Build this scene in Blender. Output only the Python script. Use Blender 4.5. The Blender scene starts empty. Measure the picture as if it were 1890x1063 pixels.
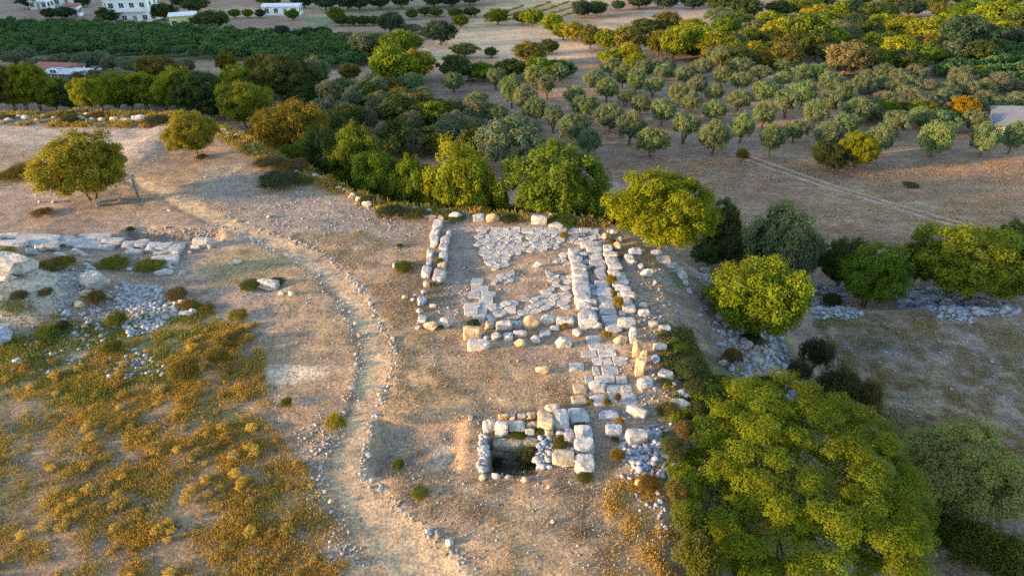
import bpy, bmesh, math, random
import numpy as np
from mathutils import Vector, Matrix, noise as mnoise

random.seed(7)
RNG = np.random.default_rng(11)
sc = bpy.context.scene
col = sc.collection

# ------------------------------------------------------------------ camera
CAMZ, PITCH, FPX, CU, CV = 22.0, math.radians(32.8), 1260.0, 945.0, 531.5
cp, sp = math.cos(PITCH), math.sin(PITCH)
cam_d = bpy.data.cameras.new("camera")
cam = bpy.data.objects.new("camera", cam_d)
col.objects.link(cam)
cam.location = (0, 0, CAMZ)
cam.rotation_euler = (math.pi / 2 - PITCH, 0, 0)
cam_d.sensor_width = 36
cam_d.lens = 36 * FPX / 1890
cam_d.clip_end = 5000
cam_d.clip_start = 0.5
sc.camera = cam


def ray(u, v):
    a = (u - CU) / FPX
    b = -(v - CV) / FPX
    return np.array([a, cp + b * sp, -sp + b * cp])


def gp(u, v, z=0.0):
    r = ray(u, v)
    t = (z - CAMZ) / r[2]
    return np.array([r[0] * t, r[1] * t])


def depth_of(x, y, z):
    return y * cp - (z - CAMZ) * sp


def proj(x, y, z):
    d = depth_of(x, y, z)
    up = y * sp + (z - CAMZ) * cp
    return CU + FPX * x / d, CV - FPX * up / d


# ------------------------------------------------------------------ noise
def _hash(ix, iy, seed):
    h = (ix.astype(np.int64) * 374761393 + iy.astype(np.int64) * 668265263 + seed * 144665) & 0xFFFFFFFF
    h = ((h ^ (h >> 13)) * 1274126177) & 0xFFFFFFFF
    h = h ^ (h >> 16)
    return (h & 0xFFFF) / 65535.0


def vnoise(x, y, scale, seed=0):
    x = np.asarray(x, float) / scale
    y = np.asarray(y, float) / scale
    ix = np.floor(x); iy = np.floor(y)
    fx = x - ix; fy = y - iy
    fx = fx * fx * (3 - 2 * fx); fy = fy * fy * (3 - 2 * fy)
    a = _hash(ix, iy, seed); b = _hash(ix + 1, iy, seed)
    c = _hash(ix, iy + 1, seed); d = _hash(ix + 1, iy + 1, seed)
    return (a * (1 - fx) + b * fx) * (1 - fy) + (c * (1 - fx) + d * fx) * fy


def fbm(x, y, scale, seed=0, octs=4):
    s = 0.0; amp = 1.0; tot = 0
    for i in range(octs):
        s = s + amp * vnoise(x, y, scale / 2 ** i, seed + i * 17)
        tot += amp; amp *= 0.55
    return s / tot


def ss(a, b, x):
    t = np.clip((np.asarray(x, float) - a) / (b - a), 0, 1)
    return t * t * (3 - 2 * t)


def seg_dist(x, y, pts, closed=False):
    d = np.full(np.shape(x), 1e9)
    n = len(pts)
    for i in range(n if closed else n - 1):
        ax, ay = pts[i]; bx, by = pts[(i + 1) % n]
        dx, dy = bx - ax, by - ay
        t = np.clip(((x - ax) * dx + (y - ay) * dy) / (dx * dx + dy * dy + 1e-12), 0, 1)
        d = np.minimum(d, np.hypot(x - ax - t * dx, y - ay - t * dy))
    return d


def inside(x, y, pts):
    r = np.zeros(np.shape(x), bool)
    n = len(pts)
    j = n - 1
    for i in range(n):
        xi, yi = pts[i]; xj, yj = pts[j]
        c = ((yi > y) != (yj > y)) & (x < (xj - xi) * (y - yi) / (yj - yi + 1e-12) + xi)
        r ^= c
        j = i
    return r


def sdist(x, y, pts):
    d = seg_dist(x, y, pts, True)
    return np.where(inside(x, y, pts), -d, d)


def P(lst, z=0.0):
    return [tuple(gp(u, v, z)) for u, v in lst]


# ------------------------------------------------------------------ terrain
HILL = P([(-60, 214), (0, 211), (150, 207), (300, 208), (390, 224), (470, 262), (530, 300), (610, 330), (700, 374),
          (800, 388), (900, 392), (1050, 396), (1120, 412), (1168, 440), (1208, 472), (1228, 540), (1238, 640),
          (1244, 740), (1230, 830), (1225, 900), (1222, 1000), (1222, 1063)])
HILL = HILL + [(5.2, 8), (6, -5), (9, -30), (10, -90), (-220, -90), (-200, 30), (-95, 62), (-70, 66)]
PIT = P([(904, 806), (992, 806), (990, 870), (899, 870)])
SUNK = P([(705, 778), (846, 778), (838, 862), (692, 866)])
TRENCH = P([(236, 424), (400, 424), (404, 440), (232, 440)])
BERM = P([(258, 286), (290, 262), (325, 234)])
PATH = P([(250, 330), (300, 352), (345, 378), (400, 405), (470, 432), (540, 462), (600, 497), (648, 545), (680, 600),
          (694, 660), (688, 715), (668, 775), (650, 830), (652, 880), (690, 935), (745, 1000), (800, 1063), (860, 1130)])
PATHW = [.86 * q for q in [0.5, 0.6, .7, .75, .8, .85, .85, .8, .8, .8, .8, .8, .9, 1.0, 1.15, 1.3, 1.4, 1.5]]
RIDGE = [(-128, 40), (-150, 75), (-185, 120), (-235, 200), (-300, 300)]


def H(x, y):
    x = np.asarray(x, float); y = np.asarray(y, float)
    zo = -8 - 2 * ss(43, 47, y) - 3 * ss(55, 85, y) - 9 * ss(110, 250, y) + 0.5 * (fbm(x, y, 22, 3) - .5)
    d = sdist(x, y, HILL)
    dn = d + 0.9 * (fbm(x, y, 3.2, 5) - .5)
    w = 7.5 + 4.5 * ss(0, 9, x) * ss(48, 40, y)
    k = .55 * ss(-0.2, w, dn) + .45 * np.clip(dn / w, 0, 1)
    top = 0.35 * (fbm(x, y, 7, 9) - .5) + 0.10 * (fbm(x, y, 1.1, 21) - .5)
    z = top * (1 - k) + zo * k
    z = z + 0.05 * (fbm(x, y, .6, 31, 3) - .5)
    # unseen ridge added at left to keep the low sun off the plain
    rd = seg_dist(x, y, RIDGE)
    z = np.maximum(z, np.interp(y, [35, 75, 120, 200], SHADE_RIDGE_H) * np.exp(-(rd / 26) ** 2) + np.where(rd < 60, -30 * (rd / 60) ** 2, -999))
    on = 1 - k
    # earth mound, banks, pit
    m1 = gp(35, 560); m2 = gp(-60, 520)
    z = z + on * (1.3 * np.exp(-(((x - m1[0]) / 3.4) ** 2 + ((y - m1[1]) / 2.6) ** 2)) + 1.6 * np.exp(-(((x - m2[0]) / 4) ** 2 + ((y - m2[1]) / 3.5) ** 2)))
    z = z - on * 0.45 * ss(0.55, -0.3, sdist(x, y, SUNK))
    z = z - on * 1.25 * ss(0.12, -0.22, sdist(x, y, PIT) + 0.15 * (fbm(x, y, .7, 4) - .5))
    z = z - on * 0.65 * ss(0.5, -0.35, sdist(x, y, TRENCH))
    bd = seg_dist(x, y, BERM)
    z = z + on * 0.34 * np.exp(-(bd / 1.9) ** 2)
    pd = seg_dist(x, y, PATH)
    z = z - on * 0.07 * ss(1.1, .5, pd)
    hd = gp(500, 525)
    z = z - on * 0.35 * np.exp(-(((x - hd[0]) / .9) ** 2 + ((y - hd[1]) / .8) ** 2))
    return z


SHADE_RIDGE_H = [8.5, 11, 15.5, 18]


def at(u, v):
    """point of the terrain seen at a pixel"""
    r = ray(u, v)
    t = np.geomspace(14, 420, 420)
    x = r[0] * t; y = r[1] * t; z = CAMZ + r[2] * t
    g = z - H(x, y)
    idx = np.where(g < 0)[0]
    if len(idx) == 0 or idx[0] == 0:
        i = len(t) - 1
        return np.array([x[i], y[i], float(H(x[i:i+1], y[i:i+1])[0])])
    i = idx[0]
    f = g[i - 1] / (g[i - 1] - g[i])
    tt = t[i - 1] + f * (t[i] - t[i - 1])
    return np.array([r[0] * tt, r[1] * tt, CAMZ + r[2] * tt])


def Hs(x, y):
    return float(H(np.array([x]), np.array([y]))[0])


def PT(lst):
    return [tuple(at(u, v)[:2]) for u, v in lst]


# ------------------------------------------------------------------ object helpers
def tag(o, label=None, cat=None, group=None, kind=None):
    if label: o["label"] = label
    if cat: o["category"] = cat
    if group: o["group"] = group
    if kind: o["kind"] = kind
    return o


def link(name, me, parent=None):
    o = bpy.data.objects.new(name, me)
    col.objects.link(o)
    if parent is not None:
        o.parent = parent
    return o


def empty(name, loc, rz=0.0):
    o = bpy.data.objects.new(name, None)
    col.objects.link(o)
    o.location = loc
    o.rotation_euler = (0, 0, rz)
    o.empty_display_size = 0.3
    return o


def mesh_np(name, V, F, mats, cols=None, smooth=False, midx=None):
    """V n x 3, F list of (m x k) index arrays"""
    me = bpy.data.meshes.new(name)
    if not isinstance(F, (list, tuple)):
        F = [F]
    V = np.asarray(V, np.float32)
    nl = sum(f.size for f in F)
    npoly = sum(len(f) for f in F)
    me.vertices.add(len(V)); me.loops.add(nl); me.polygons.add(npoly)
    me.vertices.foreach_set("co", V.ravel())
    me.loops.foreach_set("vertex_index", np.concatenate([f.ravel() for f in F]).astype(np.int32))
    starts = []; s = 0
    for f in F:
        starts.append(s + np.arange(len(f)) * f.shape[1]); s += f.size
    me.polygons.foreach_set("loop_start", np.concatenate(starts).astype(np.int32))
    if midx is not None:
        me.polygons.foreach_set("material_index", np.asarray(midx, np.int32))
    if smooth:
        me.polygons.foreach_set("use_smooth", np.ones(npoly, bool))
    me.update(calc_edges=True)
    if cols is not None:
        a = me.color_attributes.new("tint", 'FLOAT_COLOR', 'POINT')
        c = np.ones((len(V), 4), np.float32); c[:, :3] = cols
        a.data.foreach_set("color", c.ravel())
    for m in (mats if isinstance(mats, (list, tuple)) else [mats]):
        me.materials.append(m)
    return me


ORD = "zeroth first second third fourth fifth sixth seventh eighth ninth tenth eleventh twelfth thirteenth fourteenth fifteenth sixteenth seventeenth eighteenth nineteenth twentieth".split()


def ordw(n):
    if n <= 20: return ORD[n]
    tens = {2: "twenty", 3: "thirty", 4: "forty", 5: "fifty", 6: "sixty"}[n // 10]
    if n % 10 == 0: return tens[:-1] + "ieth"
    return tens + "-" + ORD[n % 10]


# ------------------------------------------------------------------ materials
def mat(name):
    m = bpy.data.materials.new(name); m.use_nodes = True
    nt = m.node_tree
    for n in list(nt.nodes): nt.nodes.remove(n)
    out = nt.nodes.new("ShaderNodeOutputMaterial")
    return m, nt, out


def nd(nt, t, **kw):
    n = nt.nodes.new("ShaderNode" + t)
    for k, v in kw.items():
        if k in n.inputs: n.inputs[k].default_value = v
        else: setattr(n, k, v)
    return n


def mixc(nt, blend, fac, a, b):
    n = nt.nodes.new("ShaderNodeMix"); n.data_type = 'RGBA'; n.blend_type = blend
    for i, v in ((0, fac), (6, a), (7, b)):
        if hasattr(v, "is_linked") or hasattr(v, "links"): nt.links.new(v, n.inputs[i])
        else: n.inputs[i].default_value = v
    return n.outputs[2]


def ramp(nt, src, stops):
    n = nt.nodes.new("ShaderNodeValToRGB")
    e = n.color_ramp.elements
    while len(e) < len(stops): e.new(0.5)
    for i, (p, c) in enumerate(stops):
        e[i].position = p; e[i].color = c if len(c) == 4 else (*c, 1)
    nt.links.new(src, n.inputs[0])
    return n.outputs[0]


def g(v): return (v, v, v, 1)


def leaf_mat(name, trans=0.35, rough=0.55):
    m, nt, out = mat(name)
    oi = nd(nt, "ObjectInfo")
    at_ = nd(nt, "Attribute", attribute_name="tint")
    c = mixc(nt, 'MULTIPLY', 1.0, oi.outputs["Color"], at_.outputs["Color"])
    b = nd(nt, "BsdfPrincipled", Roughness=rough)
    b.inputs["Specular IOR Level"].default_value = 0.08
    nt.links.new(c, b.inputs["Base Color"])
    t = nd(nt, "BsdfTranslucent")
    c2 = mixc(nt, 'MULTIPLY', 1.0, c, (1.25, 1.15, 0.55, 1))
    nt.links.new(c2, t.inputs[0])
    mx = nd(nt, "MixShader"); mx.inputs[0].default_value = trans
    nt.links.new(b.outputs[0], mx.inputs[1]); nt.links.new(t.outputs[0], mx.inputs[2])
    nt.links.new(mx.outputs[0], out.inputs[0])
    return m


def bark_mat():
    m, nt, out = mat("bark")
    tc = nd(nt, "TexCoord")
    n = nd(nt, "TexNoise", Scale=9.0, Detail=5.0)
    nt.links.new(tc.outputs["Object"], n.inputs["Vector"])
    c = ramp(nt, n.outputs[0], [(0.3, (.045, .032, .024)), (0.7, (.17, .125, .09))])
    b = nd(nt, "BsdfPrincipled", Roughness=0.9)
    nt.links.new(c, b.inputs["Base Color"])
    bp = nd(nt, "Bump", Strength=0.7, Distance=0.05)
    nt.links.new(n.outputs[0], bp.inputs["Height"]); nt.links.new(bp.outputs[0], b.inputs["Normal"])
    nt.links.new(b.outputs[0], out.inputs[0])
    return m


def stone_mat(name, lo, hi, lichen=0.35):
    m, nt, out = mat(name)
    tc = nd(nt, "TexCoord"); oi = nd(nt, "ObjectInfo"); geo = nd(nt, "NewGeometry")
    off = nd(nt, "VectorMath", operation='SCALE'); off.inputs["Scale"].default_value = 1.0
    nt.links.new(geo.outputs["Position"], off.inputs[0])
    n1 = nd(nt, "TexNoise", Scale=2.6, Detail=7.0, Roughness=0.62)
    n2 = nd(nt, "TexNoise", Scale=9.0, Detail=6.0, Roughness=0.7)
    n3 = nd(nt, "TexVoronoi", Scale=5.0, feature='DISTANCE_TO_EDGE')
    n4 = nd(nt, "TexNoise", Scale=1.5, Detail=4.0)
    for n in (n1, n2, n3, n4): nt.links.new(off.outputs[0], n.inputs["Vector"])
    c = ramp(nt, n1.outputs[0], [(0.32, lo), (0.62, hi)])
    pits = ramp(nt, n2.outputs[0], [(0.36, g(.38)), (0.5, g(1.0))])
    c = mixc(nt, 'MULTIPLY', 0.85, c, pits)
    lm = ramp(nt, n4.outputs[0], [(0.52, g(0)), (0.70, g(lichen))])
    c = mixc(nt, 'MIX', lm, c, (.36, .23, .10, 1))
    c = mixc(nt, 'MULTIPLY', 1.0, c, oi.outputs["Color"])
    b = nd(nt, "BsdfPrincipled", Roughness=0.85)
    b.inputs["Specular IOR Level"].default_value = 0.2
    nt.links.new(c, b.inputs["Base Color"])
    bp = nd(nt, "Bump", Strength=0.75, Distance=0.06)
    ad = nd(nt, "Math", operation='ADD')
    nt.links.new(n2.outputs[0], ad.inputs[0]); nt.links.new(n1.outputs[0], ad.inputs[1])
    nt.links.new(ad.outputs[0], bp.inputs["Height"]); nt.links.new(bp.outputs[0], b.inputs["Normal"])
    nt.links.new(b.outputs[0], out.inputs[0])
    return m


def plain_mat(name, c, rough=0.8, var=0.25, scale=3.0, bump=0.2, metal=0.0, stripes=None):
    m, nt, out = mat(name)
    tc = nd(nt, "TexCoord")
    n = nd(nt, "TexNoise", Scale=scale, Detail=5.0)
    nt.links.new(tc.outputs["Object"], n.inputs["Vector"])
    cc = ramp(nt, n.outputs[0], [(0.3, tuple(x * (1 - var) for x in c)), (0.7, tuple(min(1, x * (1 + var * .6)) for x in c))])
    b = nd(nt, "BsdfPrincipled", Roughness=rough, Metallic=metal)
    h = n.outputs[0]
    if stripes:
        w = nd(nt, "TexWave", Scale=stripes[0], bands_direction=stripes[1])
        w.inputs["Distortion"].default_value = 0.4
        nt.links.new(tc.outputs["Object"], w.inputs["Vector"])
        cc = mixc(nt, 'MULTIPLY', 0.35, cc, w.outputs[0]); h = w.outputs[1]
    nt.links.new(cc, b.inputs["Base Color"])
    bp = nd(nt, "Bump", Strength=bump, Distance=0.05)
    nt.links.new(h, bp.inputs["Height"]); nt.links.new(bp.outputs[0], b.inputs["Normal"])
    nt.links.new(b.outputs[0], out.inputs[0])
    return m


def ground_mat():
    m, nt, out = mat("ground_soil")
    geo = nd(nt, "NewGeometry")
    a = nd(nt, "Attribute", attribute_name="tint")
    g2 = nd(nt, "Attribute", attribute_name="pebble")
    pos = geo.outputs["Position"]
    n1 = nd(nt, "TexNoise", Scale=1.3, Detail=8.0, Roughness=0.68)
    n2 = nd(nt, "TexNoise", Scale=7.0, Detail=6.0, Roughness=0.75)
    v1 = nd(nt, "TexVoronoi", Scale=7.5)
    v2 = nd(nt, "TexVoronoi", Scale=15.0)
    n5 = nd(nt, "TexNoise", Scale=0.22, Detail=5.0, Roughness=0.6)
    for n in (n1, n2, v1, v2, n5): nt.links.new(pos, n.inputs["Vector"])
    c = a.outputs["Color"]
    c = mixc(nt, 'MULTIPLY', 1.0, c, ramp(nt, n1.outputs[0], [(0.28, (.60, .60, .62)), (0.5, (.96, .96, .96)), (0.72, (1.32, 1.28, 1.22))]))
    c = mixc(nt, 'MULTIPLY', 1.0, c, ramp(nt, n2.outputs[0], [(0.32, g(.42)), (0.5, g(1.0)), (0.68, g(1.55))]))
    n7 = nd(nt, 'TexNoise', Scale=24.0, Detail=3.0, Roughness=0.7); nt.links.new(pos, n7.inputs['Vector'])
    c = mixc(nt, 'MULTIPLY', 1.0, c, ramp(nt, n7.outputs[0], [(0.34, g(.55)), (0.5, g(1.0)), (0.66, g(1.4))]))
    c = mixc(nt, 'MULTIPLY', 1.0, c, ramp(nt, n5.outputs[0], [(0.3, (.86, .86, .9)), (0.7, (1.12, 1.1, 1.06))]))
    mpn = nd(nt, "Mapping"); mpn.inputs["Scale"].default_value = (.16, .75, .5); mpn.inputs["Rotation"].default_value = (0, 0, .12)
    nt.links.new(pos, mpn.inputs["Vector"])
    n6 = nd(nt, "TexNoise", Scale=1.0, Detail=9.0, Roughness=0.72)
    nt.links.new(mpn.outputs[0], n6.inputs["Vector"])
    c = mixc(nt, 'MULTIPLY', 1.0, c, ramp(nt, n6.outputs[0], [(0.32, (.66, .66, .70)), (0.5, (.98, .98, .98)), (0.68, (1.30, 1.26, 1.16))]))
    # pebbles: lighter cells
    pm = ramp(nt, v1.outputs["Distance"], [(0.14, g(1)), (0.24, g(0))])
    sel = nd(nt, "SeparateColor"); nt.links.new(v1.outputs["Color"], sel.inputs[0])
    gt = nd(nt, "Math", operation='GREATER_THAN'); nt.links.new(sel.outputs[0], gt.inputs[0])
    inv = nd(nt, "Math", operation='SUBTRACT'); inv.inputs[0].default_value = 1.0
    nt.links.new(g2.outputs["Fac"], inv.inputs[1]); nt.links.new(inv.outputs[0], gt.inputs[1])
    mm = nd(nt, "Math", operation='MULTIPLY'); nt.links.new(pm, mm.inputs[0]); nt.links.new(gt.outputs[0], mm.inputs[1])
    pm2 = ramp(nt, v2.outputs["Distance"], [(0.16, g(1)), (0.26, g(0))])
    sel2 = nd(nt, "SeparateColor"); nt.links.new(v2.outputs["Color"], sel2.inputs[0])
    gt2 = nd(nt, "Math", operation='GREATER_THAN'); nt.links.new(sel2.outputs[0], gt2.inputs[0]); nt.links.new(inv.outputs[0], gt2.inputs[1])
    mm2 = nd(nt, "Math", operation='MULTIPLY'); nt.links.new(pm2, mm2.inputs[0]); nt.links.new(gt2.outputs[0], mm2.inputs[1])
    mxm = nd(nt, "Math", operation='MAXIMUM'); nt.links.new(mm.outputs[0], mxm.inputs[0]); nt.links.new(mm2.outputs[0], mxm.inputs[1])
    sc_ = nd(nt, "Math", operation='MULTIPLY'); nt.links.new(mxm.outputs[0], sc_.inputs[0]); sc_.inputs[1].default_value = 0.8
    c = mixc(nt, 'MIX', sc_.outputs[0], c, (.46, .42, .40, 1))
    b = nd(nt, "BsdfPrincipled", Roughness=0.95)
    b.inputs["Specular IOR Level"].default_value = 0.1
    nt.links.new(c, b.inputs["Base Color"])
    ad = nd(nt, "Math", operation='MULTIPLY_ADD')
    nt.links.new(mxm.outputs[0], ad.inputs[0]); ad.inputs[1].default_value = 0.35; nt.links.new(n2.outputs[0], ad.inputs[2])
    bp = nd(nt, "Bump", Strength=0.6, Distance=0.10)
    nt.links.new(ad.outputs[0], bp.inputs["Height"]); nt.links.new(bp.outputs[0], b.inputs["Normal"])
    nt.links.new(b.outputs[0], out.inputs[0])
    return m


M_LEAF = leaf_mat("broad_leaf", 0.36, .75)
M_OLIVE = leaf_mat("olive_leaf", 0.25, 0.7)
M_GRASS = leaf_mat("dry_blade", 0.25, 0.7)
M_BARK = bark_mat()
M_STONE = stone_mat("limestone", (.22, .215, .21), (.47, .455, .435))
M_PAVE = stone_mat("paving_limestone", (.24, .235, .235), (.44, .43, .42), 0.25)
M_GRAVEL = stone_mat("gravel_stone", (.19, .19, .20), (.42, .415, .415), 0.2)
M_GROUND = ground_mat()

# ------------------------------------------------------------------ ground sheet
def axis(lo, a, b, hi, step, grow):
    mid = list(np.arange(a, b, step))
    r = [b]; s = step
    while r[-1] < hi: s *= grow; r.append(r[-1] + s)
    l = [a - step]; s = step
    while l[-1] > lo: s *= grow; l.append(l[-1] - s)
    return np.array(l[::-1] + mid + r)


gx = axis(-900, -32, 20, 900, 0.15, 1.035)
gy = axis(-150, 13, 62, 1100, 0.15, 1.03)
X, Y = np.meshgrid(gx, gy)
x = X.ravel(); y = Y.ravel()
z = H(x, y)
nx, ny = len(gx), len(gy)
ii = np.arange(nx * ny).reshape(ny, nx)
F = np.stack([ii[:-1, :-1].ravel(), ii[:-1, 1:].ravel(), ii[1:, 1:].ravel(), ii[1:, :-1].ravel()], 1)

C = np.zeros((len(x), 3)); peb = np.zeros(len(x))


def blend(mask, c, pb=None):
    global C, peb
    C = C * (1 - mask[:, None]) + np.array(c) * mask[:, None]
    if pb is not None: peb = peb * (1 - mask) + pb * mask


big = fbm(x, y, 14, 41); med = fbm(x, y, 4, 51); fine = fbm(x, y, 1.2, 61)
hd = sdist(x, y, HILL)
on_hill = ss(1.0, -0.5, hd)
C[:] = (.235, .157, .112)                                    # plain
blend(ss(.4, .65, med), (.27, .20, .145))
blend(ss(.5, .8, big) * .7, (.19, .135, .115))
blend(ss(.45, .75, fbm(x, y, 2.2, 77)) * .5, (.30, .22, .15))
# far fields
def field(px, c, soft=3.0, zf=-13):
    return blend(ss(soft, -soft, sdist(x, y, PT(px)) + soft * 2 * (fine - .5)), c)
field([(560, 60), (800, 30), (1010, -30), (560, -30)], (.20, .19, .12), 3, -20)
field([(770, 90), (850, 50), (1000, 48), (1090, 85), (1110, 105), (1000, 112), (870, 108), (790, 130)], (.50, .35, .23), 2, -17)
field([(850, 60), (900, 12), (1040, -10), (1140, 0), (1010, 46)], (.36, .29, .18), 2, -20)
field([(1050, 44), (1200, 24), (1420, 8), (1420, 20), (1270, 44), (1130, 62)], (.42, .29, .18), 1.5, -20)
field([(1190, 15), (1350, 12), (1340, 26), (1200, 30)], (.34, .27, .24), 1.5, -20)
field([(1640, 20), (1890, 30), (1890, 42), (1650, 28)], (.36, .25, .17), 1.5, -20)
field([(-60, 0), (330, 8), (330, 28), (200, 26), (-60, 20)], (.30, .22, .17), 2, -22)
field([(310, 20), (540, 10), (640, 10), (640, 30), (400, 34), (320, 30)], (.40, .29, .19), 1.5, -22)
field([(400, 130), (640, 125), (700, 170), (560, 150), (400, 140)], (.30, .22, .17), 2, -14)
# orchard soil, right-hand scrub soil
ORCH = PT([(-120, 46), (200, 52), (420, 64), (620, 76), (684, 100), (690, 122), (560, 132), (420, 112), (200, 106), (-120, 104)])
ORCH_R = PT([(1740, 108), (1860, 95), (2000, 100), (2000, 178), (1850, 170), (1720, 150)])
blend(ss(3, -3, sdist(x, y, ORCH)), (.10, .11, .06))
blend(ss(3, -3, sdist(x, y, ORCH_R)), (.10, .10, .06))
# slope of the hill: rubble and scrub
slope = ss(-.5, 1.5, hd) * ss(13, 9, hd) * ss(48, 44, y)
blend(slope * .8, (.22, .17, .13), .35)
blend(slope * ss(.5, .62, med), (.12, .12, .06), .2)
# bottom field
bf = ss(9, 12, hd) * ss(48, 44, y) * ss(0, 8, x)
blend(bf * .7, (.215, .165, .135), .06)
blend(bf * ss(.52, .66, fbm(x, y, 1.6, 91)) * .6, (.25, .19, .10))
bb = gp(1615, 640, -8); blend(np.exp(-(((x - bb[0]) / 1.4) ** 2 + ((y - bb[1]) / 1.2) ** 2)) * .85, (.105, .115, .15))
# grove edge field with stubble lines
gf = ss(52, 58, y) * ss(90, 84, y) * ss(2, 10, hd)
blend(gf * ss(.42, .7, fbm(x * .35, y, 1.5, 95)) * .5, (.29, .205, .135))
GRO = PT([(880, 210), (960, 150), (1250, 120), (1560, 130), (1700, 200), (1890, 250), (1890, 300), (1380, 290), (1050, 285)])
blend(ss(4, -4, sdist(x, y, GRO) + 6 * (med - .5)) * .75, (.30, .21, .145))
# wheel track through the field
TR = [tuple(at(u, v)[:2]) for u, v in [(1340, 276), (1380, 291), (1450, 315), (1520, 340), (1600, 365), (1680, 390), (1770, 416), (1900, 455)]]
td = seg_dist(x, y, TR)
TR2 = [tuple(at(u, v)[:2]) for u, v in [(1760, 600), (1790, 650), (1840, 720), (1900, 790)]]
blend(ss(.5, .2, seg_dist(x, y, TR2)) * .6, (.28, .22, .18))
# hill top
blend(on_hill, (.265, .190, .125), .15)
def hm(m): return on_hill * m
blend(hm(ss(.45, .7, med) * .6), (.29, .21, .145))
blend(hm(ss(.5, .72, big) * .6), (.205, .155, .125))
blend(hm(ss(.5, .66, fbm(x, y, 2.4, 71)) * .45), (.31, .22, .115))
GRV = P([(290, 395), (400, 300), (520, 340), (640, 370), (760, 395), (780, 420), (740, 470), (640, 460), (520, 440), (420, 400), (340, 365)])
gm = ss(1.5, -2.5, sdist(x, y, GRV) + 3 * (med - .5))
blend(hm(gm * .8), (.25, .208, .172), .58)
GRV2 = P([(-40, 225), (330, 225), (300, 270), (260, 300), (-40, 260)])
blend(hm(ss(1.5, -1.5, sdist(x, y, GRV2) + 2 * (med - .5)) * .8), (.33, .28, .24), .3)
GRV3 = P([(-40, 330), (200, 380), (390, 400), (500, 450), (500, 640), (420, 640), (330, 540), (-40, 420)])
blend(hm(ss(1.5, -1.5, sdist(x, y, GRV3) + 2 * (med - .5)) * .6), (.27, .215, .185), .3)
# weeds carpet on the left
WEED = P([(-80, 640), (120, 640), (330, 610), (470, 650), (480, 780), (560, 900), (640, 1000), (690, 1100), (-200, 1150)])
wm = ss(1.5, -1.5, sdist(x, y, WEED) + 3 * (med - .5))
blend(hm(wm * .75), (.175, .135, .095), .14)
weedn = fbm(x, y, 2.6, 111) * .4 + fbm(x, y, .8, 112) * .6
blend(hm(wm * ss(.45, .62, weedn) * .75), (.22, .15, .055), .06)
blend(hm(wm * ss(.50, .62, fbm(x, y, 3.0, 115)) * .55), (.13, .12, .04), .03)
WEED2 = P([(150, 600), (380, 570), (420, 640), (360, 720), (200, 740), (-60, 740), (-60, 660)])
blend(hm(ss(1.2, -1.2, sdist(x, y, WEED2) + 2 * (fine - .5)) * .6), (.17, .16, .055), .15)
WEED3 = P([(365, 490), (460, 455), (520, 480), (500, 520), (400, 525)])
blend(hm(ss(.9, -.9, sdist(x, y, WEED3) + 1.6 * (fine - .5)) * .6), (.20, .17, .06), .1)
# grassy rim at the back
rim = on_hill * ss(-3.2, -.6, hd) * ss(60, 63, y)
blend(rim * .8, (.21, .18, .07))
rim2 = on_hill * ss(-1.6, -.3, hd)
blend(rim2 * .5, (.24, .16, .07))
# ruin interior
RUIN = P([(800, 410), (1110, 420), (1150, 600), (1170, 740), (1080, 870), (900, 880), (780, 610)])
blend(hm(ss(.6, -.6, sdist(x, y, RUIN) + (fine - .5)) * .4), (.29, .22, .17), .12)
CORR = P([(832, 405), (880, 410), (868, 590), (800, 600)])
blend(hm(ss(.5, -.5, sdist(x, y, CORR) + .6 * (fine - .5)) * .7), (.25, .20, .17), .25)
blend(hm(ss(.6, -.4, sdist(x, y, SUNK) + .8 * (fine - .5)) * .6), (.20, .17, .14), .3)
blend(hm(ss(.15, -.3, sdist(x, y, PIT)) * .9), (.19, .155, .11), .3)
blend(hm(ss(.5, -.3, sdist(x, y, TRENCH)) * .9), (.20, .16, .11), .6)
# dry yellow grass below the ruin and round the pit
YG = P([(690, 690), (860, 660), (1060, 700), (1060, 745), (900, 750), (700, 770)])
blend(hm(ss(1.2, -1, sdist(x, y, YG) + 2 * (fine - .5)) * .55), (.36, .24, .12), .08)
YG2 = P([(1130, 880), (1230, 870), (1230, 1063), (1260, 1150), (1150, 1150)])
blend(hm(ss(1, -.8, sdist(x, y, YG2) + 1.4 * (fine - .5)) * .6), (.34, .20, .07), .25)
# bare pale spots
for u, v, rx, ry, s in [(525, 692, 1.5, .75, .8), (580, 690, .7, .5, .5), (815, 828, .42, .75, .75), (160, 655, 1.2, .5, .4)]:
    c = gp(u, v)
    r = np.hypot((x - c[0]) / rx, (y - c[1]) / ry) + 1.0 * (fine - .5)
    blend(hm(ss(1.15, .75, r) * s), (.44, .37, .28), .1)
md = gp(40, 560)
blend(hm(ss(1.15, .5, np.hypot((x - md[0]) / 4.2, (y - md[1]) / 3.3) + .8 * (fine - .5)) * .8), (.40, .35, .29), .35)
# the walked path
pd = seg_dist(x, y, PATH); pw = np.interp(y, [p[1] for p in PATH][::-1], PATHW[::-1])
blend(hm(ss(pw * 1.12, pw * .85, pd + .3 * (fine - .5)) * .9), (.43, .315, .195), .03)
blend(hm(ss(pw * .6, pw * .2, pd + .3 * (fine - .5)) * .5), (.45, .335, .215), .02)

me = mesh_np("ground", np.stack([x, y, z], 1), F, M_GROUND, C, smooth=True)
pa = me.attributes.new("pebble", 'FLOAT', 'POINT'); pa.data.foreach_set("value", peb.astype(np.float32))
ground = link("ground", me); tag(ground, kind="structure")


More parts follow.
